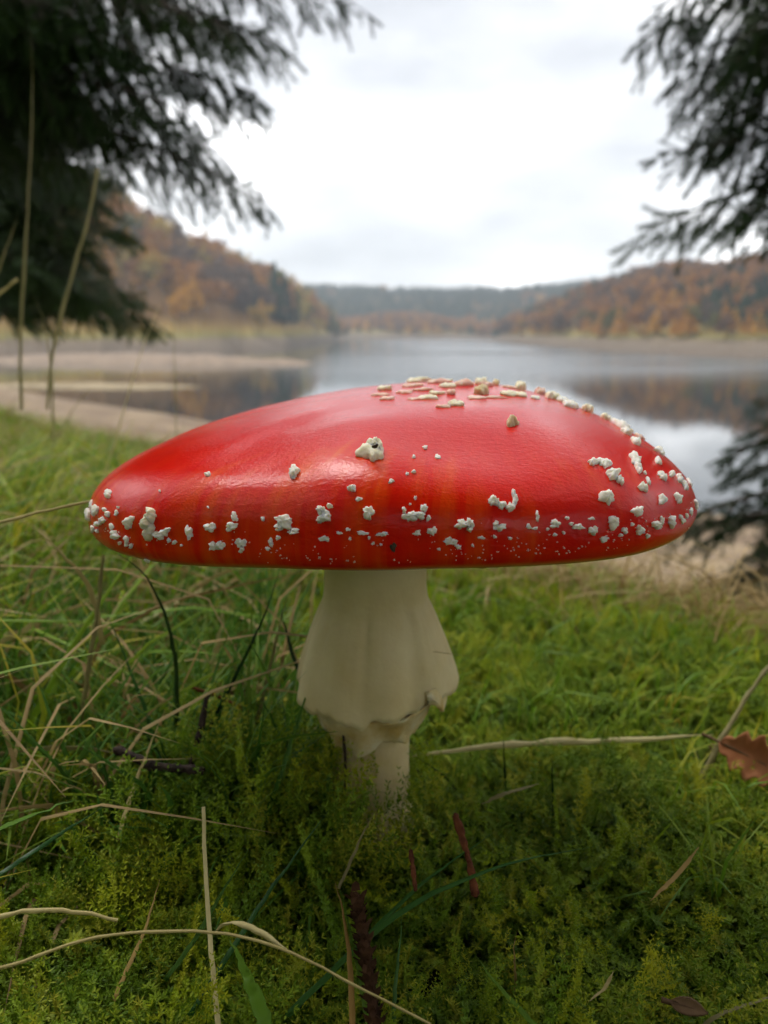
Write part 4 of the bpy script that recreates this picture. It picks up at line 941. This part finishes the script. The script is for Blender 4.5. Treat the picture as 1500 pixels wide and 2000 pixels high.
# ------------------------------------------------------------------ single stalks, blades, twigs and leaves
def pixline(pts, d0, d1, n=18):
    pts = np.array(pts, float)
    d0 = ground_depth(*pts[0]) if d0 is None else d0; d1 = ground_depth(*pts[-1]) if d1 is None else d1
    s_ = np.r_[0, np.cumsum(np.hypot(*np.diff(pts, axis=0).T))]; s_ /= s_[-1]
    return spline([at(p[0], p[1], d0 + (d1 - d0) * t) for p, t in zip(pts, s_)], n)
def stalk(name, cat, label, pts, d0, d1, wid, mt, shape='blade', taper='tip', n=18, group='single stalks and blades in the grass'):
    wid = wid * (.66 if pts[0][1] > 1700 else .8); C = pixline(pts, d0, d1, n); t = np.linspace(0, 1, n); g = np.random.default_rng(abs(int(pts[0][0] * 7 + pts[0][1] * 13)))
    C = C + np.r_[[np.zeros(3)], g.normal(size=(n - 1, 3)) * wid * .08]
    wd = wid * (np.clip((1 - t) / .6, .04, 1) if taper == 'tip' else np.clip(np.minimum(t / .25, (1 - t) / .25), .15, 1) if taper == 'both' else np.linspace(1, .7, n))
    if shape == 'tube': v, f = tube(C, wd / 2 * (1 + .12 * g.normal(size=n)), 7)
    else: v, f = ribbon(C, wd, .28, np.array([1., 0, 0]) + g.normal(size=3) * .25)
    base = C[0].copy(); me = mesh(name, v - base, f, M[mt], True)
    o = obj(name, me); o.location = base
    if shape != 'tube': md = o.modifiers.new('thick', 'SOLIDIFY'); md.thickness = wid * .10; md.offset = 0
    tag(o, label, cat, group); return o
G = None
st = stalk
# tall stems on the left, beside the big spruce
st('grass_stem', 'grass stem', 'tallest buff dry grass stem rising against the dark spruce', [(42, 800), (40, 640), (46, 540), (56, 380), (63, 180), (60, 60)], .62, .60, .0030, 'strawg', 'tube', 'tip')
st('grass_stem', 'grass stem', 'leaning buff grass stem ending below the lowest spruce boughs', [(92, 800), (105, 680), (140, 540), (172, 430), (192, 330)], .60, .58, .0034, 'strawg', 'tube', 'cut')
st('grass_stem', 'grass stem', 'short slanting grass stem at the foot of the dense spruce', [(-40, 640), (0, 520), (36, 420)], .55, .55, .0026, 'strawg', 'tube', 'tip')
st('grass_stem', 'grass stem', 'stubby pale broken grass stem poking out beside the spruce foot', [(-60, 610), (0, 572), (34, 545)], .5, .5, .0028, 'straw', 'tube', 'cut')
st('grass_stem', 'grass stem', 'small stem tilted away from the leaning buff one', [(104, 860), (100, 720), (84, 630), (68, 575)], .62, .62, .0020, 'strawg', 'tube', 'tip')
st('grass_stem', 'grass stem', 'thin yellowish stem crossing the far mud shore and calm water', [(150, 1160), (190, 980), (225, 860), (275, 690), (326, 560)], .52, .56, .0016, 'straw', 'tube', 'tip')
st('grass_stem', 'grass stem', 'faint thin stem upright before the reflected orange hillside', [(345, 900), (343, 760), (338, 640), (335, 560)], .70, .70, .0013, 'strawg', 'tube', 'tip')
st('grass_stem', 'grass stem', 'thin pale stem bending over the low grass brow', [(60, 960), (110, 860), (150, 790), (195, 745)], .8, .8, .0022, 'strawg', 'tube', 'tip')
st('straw', 'straw', 'pale straw pointing straight at the tip of the red cap', [(-160, 1070), (-60, 1035), (0, 1020), (90, 998), (176, 980)], .235, .232, .0013, 'straw', 'tube', 'cut')
st('grass_stem', 'grass stem', 'upright tan stem standing just below the cap edge', [(140, 1520), (152, 1440), (170, 1330), (192, 1180), (202, 1085)], .262, .256, .0021, 'strawg', 'tube', 'cut')
st('dry_blade', 'grass blade', 'bent silvery dry blade hanging below the pale straw', [(200, 1260), (186, 1180), (160, 1125), (128, 1088), (74, 1036)], .27, .26, .0021, 'straw', 'blade', 'tip')
st('green_blade', 'grass blade', 'dark green blade arching out from under the cap edge', [(345, 1420), (345, 1330), (336, 1250), (315, 1180), (275, 1115), (208, 1068)], .25, .24, .0016, 'bladed', 'blade', 'tip')
st('green_blade', 'grass blade', 'long dark blade crossing the stem grass from the twig to the cap', [(395, 1450), (440, 1360), (500, 1240), (530, 1165), (546, 1112)], .25, .25, .0014, 'bladed', 'blade', 'tip')
st('green_blade', 'grass blade', 'short pointed blade leaning towards the pale skirt', [(582, 1310), (566, 1260), (552, 1205), (548, 1190)], .255, .26, .0014, 'bladed', 'blade', 'tip')
st('dry_blade', 'grass blade', 'rusty tipped blade beside the short pointed one', [(500, 1420), (535, 1270), (550, 1205), (563, 1155)], .26, .26, .0014, 'strawg', 'blade', 'tip')
st('straw', 'straw', 'pale straw slanting up in the far grass', [(-30, 1268), (20, 1245), (60, 1222), (102, 1192)], .30, .30, .0024, 'straw', 'blade', 'both')
st('straw', 'straw', 'flat pale straw arching low over the grass', [(0, 1330), (14, 1270), (50, 1250), (100, 1247), (158, 1250)], .31, .31, .0022, 'straw', 'blade', 'both')
st('straw', 'straw', 'broad faded straw lying behind the arching dark blade', [(240, 1245), (290, 1208), (340, 1180), (395, 1150)], .36, .38, .0026, 'straw', 'blade', 'both')
st('dry_blade', 'grass blade', 'upright pale dry blade with a bent top above the brown leaf', [(408, 1400), (412, 1340), (418, 1290), (430, 1230), (436, 1218)], .30, .30, .0026, 'straw', 'blade', 'both')
st('straw', 'straw', 'thin straw slanting down from the dark lumpy twig', [(230, 1640), (250, 1570), (272, 1510), (295, 1450), (320, 1390)], .215, .235, .0014, 'straw', 'blade', 'tip')
st('green_blade', 'grass blade', 'straight green blade rising from the lumpy twig to the grass', [(330, 1560), (300, 1440), (255, 1310), (200, 1180)], .245, .26, .0016, 'bladeg', 'blade', 'tip')
st('green_blade', 'grass blade', 'slim green blade crossing the straight one low down', [(322, 1500), (290, 1440), (255, 1400)], .24, .25, .0012, 'bladed', 'blade', 'tip')
st('green_blade', 'grass blade', 'upright blue green blade behind the lumpy twig', [(345, 1560), (344, 1460), (340, 1350), (350, 1250)], .25, .255, .0013, 'bladeg', 'blade', 'tip')
st('ochre_blade', 'grass blade', 'small ochre blade standing among the green ones', [(300, 1480), (310, 1430), (322, 1385)], .245, .25, .0016, 'strawo', 'blade', 'tip')
st('ochre_blade', 'grass blade', 'ochre blade lying in the grass at the edge of the view', [(20, 1520), (60, 1495), (110, 1470), (150, 1458)], .24, .26, .0018, 'strawo', 'blade', 'both')
st('straw', 'straw', 'faint straw lying level left of the lumpy twig', [(10, 1472), (90, 1462), (160, 1462), (240, 1474)], .25, .24, .0018, 'strawg', 'blade', 'both')
# right of the stem
st('straw', 'straw', 'bright pale straw lying level beside the stem', [(770, 1486), (800, 1480), (870, 1468), (960, 1458), (1090, 1450), (1250, 1445), (1392, 1434)], .262, .285, .0026, 'straw', 'tube', 'both')
st('grass_stem', 'grass stem', 'slanting grey straw rising above the big brown leaf', [(1352, 1560), (1390, 1480), (1440, 1390), (1500, 1300)], None, .30, .0026, 'strawg', 'tube', 'cut')
st('green_blade', 'grass blade', 'thin dark blade upright in the moss beyond the red stick', [(1084, 1660), (1080, 1560), (1078, 1480)], None, .235, .0012, 'bladed', 'blade', 'tip')
st('green_blade', 'grass blade', 'finest dark blade between the red stick and the upright one', [(990, 1600), (986, 1520), (983, 1430)], None, .25, .0011, 'bladed', 'blade', 'tip')
st('green_blade', 'grass blade', 'small dark blade leaning against the foot of the stem', [(905, 1560), (860, 1510), (800, 1470)], None, .25, .0010, 'bladed', 'blade', 'tip')
st('dark_stalk', 'stalk', 'thin dark dead stalk standing before the torn skirt', [(676, 1540), (674, 1480), (668, 1420), (655, 1346)], .238, .232, .0011, 'twig', 'tube', 'tip')
# foreground
st('green_blade', 'grass blade', 'long straight blue green blade slanting up to the stem foot', [(370, 1985), (450, 1860), (510, 1765), (570, 1680), (642, 1582)], .165, .185, .0017, 'bladeg', 'blade', 'tip')
st('green_blade', 'grass blade', 'shorter blade parallel to the long slanting one', [(322, 1915), (380, 1835), (430, 1750), (486, 1656)], .17, .185, .0014, 'bladeg', 'blade', 'tip')
st('green_blade', 'grass blade', 'long green blade sweeping over the moss past the red stick', [(560, 1985), (700, 1850), (800, 1770), (900, 1720), (1010, 1682), (1162, 1654)], .165, .20, .0018, 'bladeg', 'blade', 'tip')
st('green_blade', 'grass blade', 'thinner green blade crossing the red stick', [(690, 1860), (750, 1795), (830, 1722), (900, 1670), (965, 1626)], .175, .20, .0013, 'bladeg', 'blade', 'tip')
st('green_blade', 'grass blade', 'upright green blade beside the gnawed cone', [(768, 2040), (772, 1930), (780, 1850), (786, 1786)], .160, .172, .0013, 'bladeg', 'blade', 'tip')
st('straw', 'straw', 'stout pale straw arching over the nearest dark moss', [(-80, 1830), (0, 1790), (80, 1778), (160, 1782), (230, 1797)], .16, .165, .0016, 'straw', 'tube', 'cut')
st('straw', 'straw', 'very long thin straw arching across the moss to the gnawed cone', [(-40, 1900), (40, 1880), (110, 1853), (190, 1830), (290, 1820), (400, 1820), (490, 1834), (580, 1866), (700, 1928), (840, 2000)], .158, .150, .0010, 'straw', 'tube', 'cut', 30)
st('straw', 'straw', 'upright pale straw stem crossed by the long arching one', [(430, 2040), (418, 1920), (408, 1810), (402, 1700), (398, 1575)], .158, .185, .0016, 'straw', 'blade', 'cut')
st('straw', 'straw', 'slanting tan straw crossing the arching one', [(222, 1955), (250, 1890), (282, 1820), (312, 1716)], .165, .175, .0013, 'strawo', 'blade', 'tip')
st('dry_blade', 'grass blade', 'curled cream dry blade lying over the upright straw', [(418, 1826), (436, 1806), (470, 1806), (510, 1822), (560, 1854)], .158, .155, .0017, 'straw', 'blade', 'both')
st('dry_blade', 'grass blade', 'thin dead blade leaning on the foot of the stem', [(662, 1735), (690, 1670), (715, 1615), (736, 1578)], .185, .20, .0011, 'strawg', 'blade', 'tip')
st('ochre_blade', 'grass blade', 'ochre blade standing along the gnawed cone', [(690, 2030), (686, 1930), (678, 1830), (656, 1726)], .155, .175, .0017, 'strawo', 'blade', 'tip')
st('green_blade', 'grass blade', 'yellow green blade between the ochre blade and gnawed cone', [(722, 2030), (702, 1900), (682, 1810), (664, 1736)], .157, .175, .0014, 'bladel', 'blade', 'tip')
st('green_blade', 'grass blade', 'broad bright lime blade thrust up from the nearest moss', [(530, 2040), (505, 1960), (475, 1890), (448, 1830)], .152, .165, .0042, 'bladel', 'blade', 'tip')
st('green_blade', 'grass blade', 'lime blade pointing up out of the dark hollow', [(1075, 2030), (1010, 1965), (965, 1915), (930, 1866)], .155, .168, .0016, 'bladel', 'blade', 'tip')
st('green_blade', 'grass blade', 'broad green blade slanting in from the grass edge', [(-60, 1645), (0, 1618), (70, 1590), (145, 1562)], .19, .20, .0026, 'bladel', 'blade', 'tip')
st('green_blade', 'grass blade', 'slim green blade just below the broad slanting one', [(-20, 1720), (70, 1660), (140, 1615), (208, 1572)], .185, .20, .0017, 'bladeg', 'blade', 'tip')
st('ochre_blade', 'grass blade', 'thin rust coloured stalk standing in the dark hollow', [(1008, 1960), (1006, 1900), (1004, 1845), (1010, 1820)], None, .175, .0010, 'strawo', 'tube', 'tip')
st('straw', 'straw', 'pale curved straw lying in moss far from other stalks', [(1150, 1955), (1180, 1930), (1194, 1905), (1197, 1896)], .158, .165, .0012, 'straw', 'blade', 'both')
st('straw', 'straw', 'grey straw lying by the small brown leaf', [(1340, 2030), (1400, 1985), (1450, 1965), (1530, 1940)], .158, .165, .0014, 'strawg', 'blade', 'both')
st('ochre_blade', 'grass blade', 'ochre blade lying flat on the bright moss', [(1270, 1760), (1300, 1730), (1330, 1700), (1365, 1655)], .19, .20, .0015, 'strawo', 'blade', 'both')
st('dry_blade', 'grass blade', 'faded yellow blade lying between red stick and brown leaf', [(940, 1570), (980, 1552), (1020, 1540), (1052, 1530)], .225, .23, .0018, 'strawg', 'blade', 'both')

# twigs
def lumpy(P, r, seed, k=8, n=40, amp=.3):
    C = spline(P, n); g = np.random.default_rng(seed); rad = r * (1 + amp * (vnoise(np.linspace(0, 14, n), np.zeros(n), seed) - .5) * 2) * np.r_[.3, np.ones(n - 2), .4]
    return tube(C + g.normal(size=C.shape) * r * .08, rad, k)
def twig(name, label, pts, d0, d1, r, mt, side=None, seed=1):
    C = pixline(pts, d0, d1, 8); v, f = lumpy(C, r, seed); me = mesh(name, v - C[0], f, M[mt], True); o = obj(name, me); o.location = C[0]; tag(o, label, 'twig', 'fallen twigs in the grass'); return o
twig('twig', 'upright blackish twig standing in the grass beside the mossy mound', [(368, 1510), (380, 1470), (394, 1415), (405, 1352)], .235, .24, .0009, 'twig', seed=3)
twig('twig', 'lumpy black twig lying below the upright blackish one', [(222, 1462), (262, 1478), (300, 1496), (345, 1500), (400, 1506)], .232, .228, .0013, 'twig', seed=4)
twig('twig', 'thin brown twig crossing behind the upright blackish one', [(372, 1342), (420, 1358), (482, 1388)], .262, .262, .0007, 'twigr', seed=5)
twig('twig', 'reddish brown stick planted in the moss', [(929, 1752), (918, 1690), (904, 1640), (889, 1588)], .185, .205, .0009, 'twigr', seed=6)
twig('twig', 'short thin brown twig leaning in the dark hollow', [(812, 1740), (806, 1690), (802, 1660)], .18, .19, .0005, 'twigr', seed=7)
# a cone gnawed down to its core, stuck upright in the moss
C = pixline([(745, 2080), (728, 1960), (712, 1850), (694, 1742)], .150, .172, 30)
cone = empty('gnawed_cone', C[0]); tag(cone, 'reddish brown gnawed spruce cone stuck upright in the nearest moss', 'cone')
v, f = lumpy(C, .0012, 9, 8, 30, .15); obj('core', mesh('core', v, f, M['cone'], True), cone)
_, T_, A_, B_ = frames(C)
g = np.random.default_rng(2); sv = np.array([(-.5, 0, 0), (.5, 0, 0), (.42, .25, .7), (-.42, .25, .7), (0, .5, 1.0), (0, -.12, .3)]) * .0016; sf = np.array([[0, 1, 5], [1, 2, 5], [2, 4, 5], [4, 3, 5], [3, 0, 5]])
scale_me = None
for k in range(110):
    i = int(1 + 28 * k / 110); a = k * 2.4; o_ = A_[i] * math.cos(a) + B_[i] * math.sin(a); tn = np.cross(T_[i], o_)
    Mx = np.stack([tn, o_, T_[i] * .75 + o_ * .5], -1); vv = sv @ Mx.T * (.75 + .5 * g.random())
    vv = vv + C[i] + o_ * .0009 + (T_[min(i + 1, 29)] * .001 * g.random())
    obj('scale', mesh('scale', vv, sf, M['cone']), cone)
# fallen leaves
def leaf(name, label, px, py, depth, ln, wd, yaw, tilt, mt, seed, lobed=False):
    g = np.random.default_rng(seed); n, m_ = 22, 9; u = np.linspace(0, 1, n)[:, None]; v_ = np.linspace(-1, 1, m_)[None]
    half = np.sin(np.pi * u ** .8) ** .8 * wd / 2 * ((1 + .28 * np.sin(u * 34)) if lobed else (1 + .05 * np.sin(u * 60)))
    x = (u - .5) * ln + 0 * v_; y = v_ * half; z = .10 * ln * (v_ ** 2) * np.sin(np.pi * u) + .12 * ln * np.sin(u * 2.6 + seed) + .05 * ln * fbm(u * 5 + v_ * 1.5, v_ * 3, seed)
    P = np.stack([x, y, z], -1).reshape(-1, 3); i = np.arange(n - 1)[:, None] * m_; j = np.arange(m_ - 1)[None]
    f = np.stack([i + j, i + m_ + j, i + m_ + j + 1, i + j + 1], -1).reshape(-1, 4)
    o = empty(name, at(px, py, depth)); o.rotation_euler = (tilt[0], tilt[1], yaw); tag(o, label, 'leaf', 'fallen leaves in the moss')
    b_ = bpy.data.objects.new('leaf_blade', mesh('leaf_blade', P, f, M[mt], True)); COL.objects.link(b_); b_.parent = o
    md = b_.modifiers.new('thick', 'SOLIDIFY'); md.thickness = .0004
    mid = np.stack([np.linspace(-.72, .48, 16) * ln, np.zeros(16), .12 * ln * np.sin(np.clip(np.linspace(-.22, .98, 16), 0, 1) * 2.6 + seed) - .0003], -1)
    v, f = tube(mid, np.linspace(.0006, .0002, 16), 5); r_ = bpy.data.objects.new('midrib', mesh('midrib', v, f, M['leafd'], True)); COL.objects.link(r_); r_.parent = o
leaf('fallen_leaf', 'large warm brown oak leaf tilted up on the moss', 1488, 1490, .268, .027, .013, R(-40), (R(55), R(10), 0), 'leafb', 2, True)
leaf('fallen_leaf', 'dull brown leaf half hidden in grass behind the mossy mound', 452, 1378, .285, .034, .016, R(35), (R(60), 0, 0), 'leafd', 4)
leaf('fallen_leaf', 'narrow brown leaf lying by the grey straw', 1345, 1968, .160, .007, .0028, R(-25), (R(40), 0, 0), 'leafd', 6)
leaf('fallen_leaf', 'small buff leaf scrap standing left of the warm brown oak leaf', 1388, 1478, .30, .016, .008, R(70), (R(70), 0, 0), 'leafd', 7)

# ------------------------------------------------------------------ haze over the valley
hv = bpy.data.materials.new('haze_air'); hv.use_nodes = True; n_ = hv.node_tree.nodes; n_.clear()
ho = n_.new('ShaderNodeOutputMaterial'); pv = n_.new('ShaderNodeVolumePrincipled'); pv.inputs['Color'].default_value = (.82, .91, 1.0, 1); pv.inputs['Density'].default_value = .00028; pv.inputs['Anisotropy'].default_value = .2
hv.node_tree.links.new(pv.outputs[0], ho.inputs['Volume'])
x0, x1, y0, y1, z0, z1 = -1500, 1500, -120, 1900, -15.2, 125
hvv = [(x, y, z) for z in (z0, z1) for x, y in ((x0, y0), (x1, y0), (x1, y1), (x0, y1))]
tag(obj('haze', mesh('haze', hvv, np.array([[3, 2, 1, 0], [4, 5, 6, 7], [0, 1, 5, 4], [1, 2, 6, 5], [2, 3, 7, 6], [3, 0, 4, 7]]), hv)), kind='stuff')
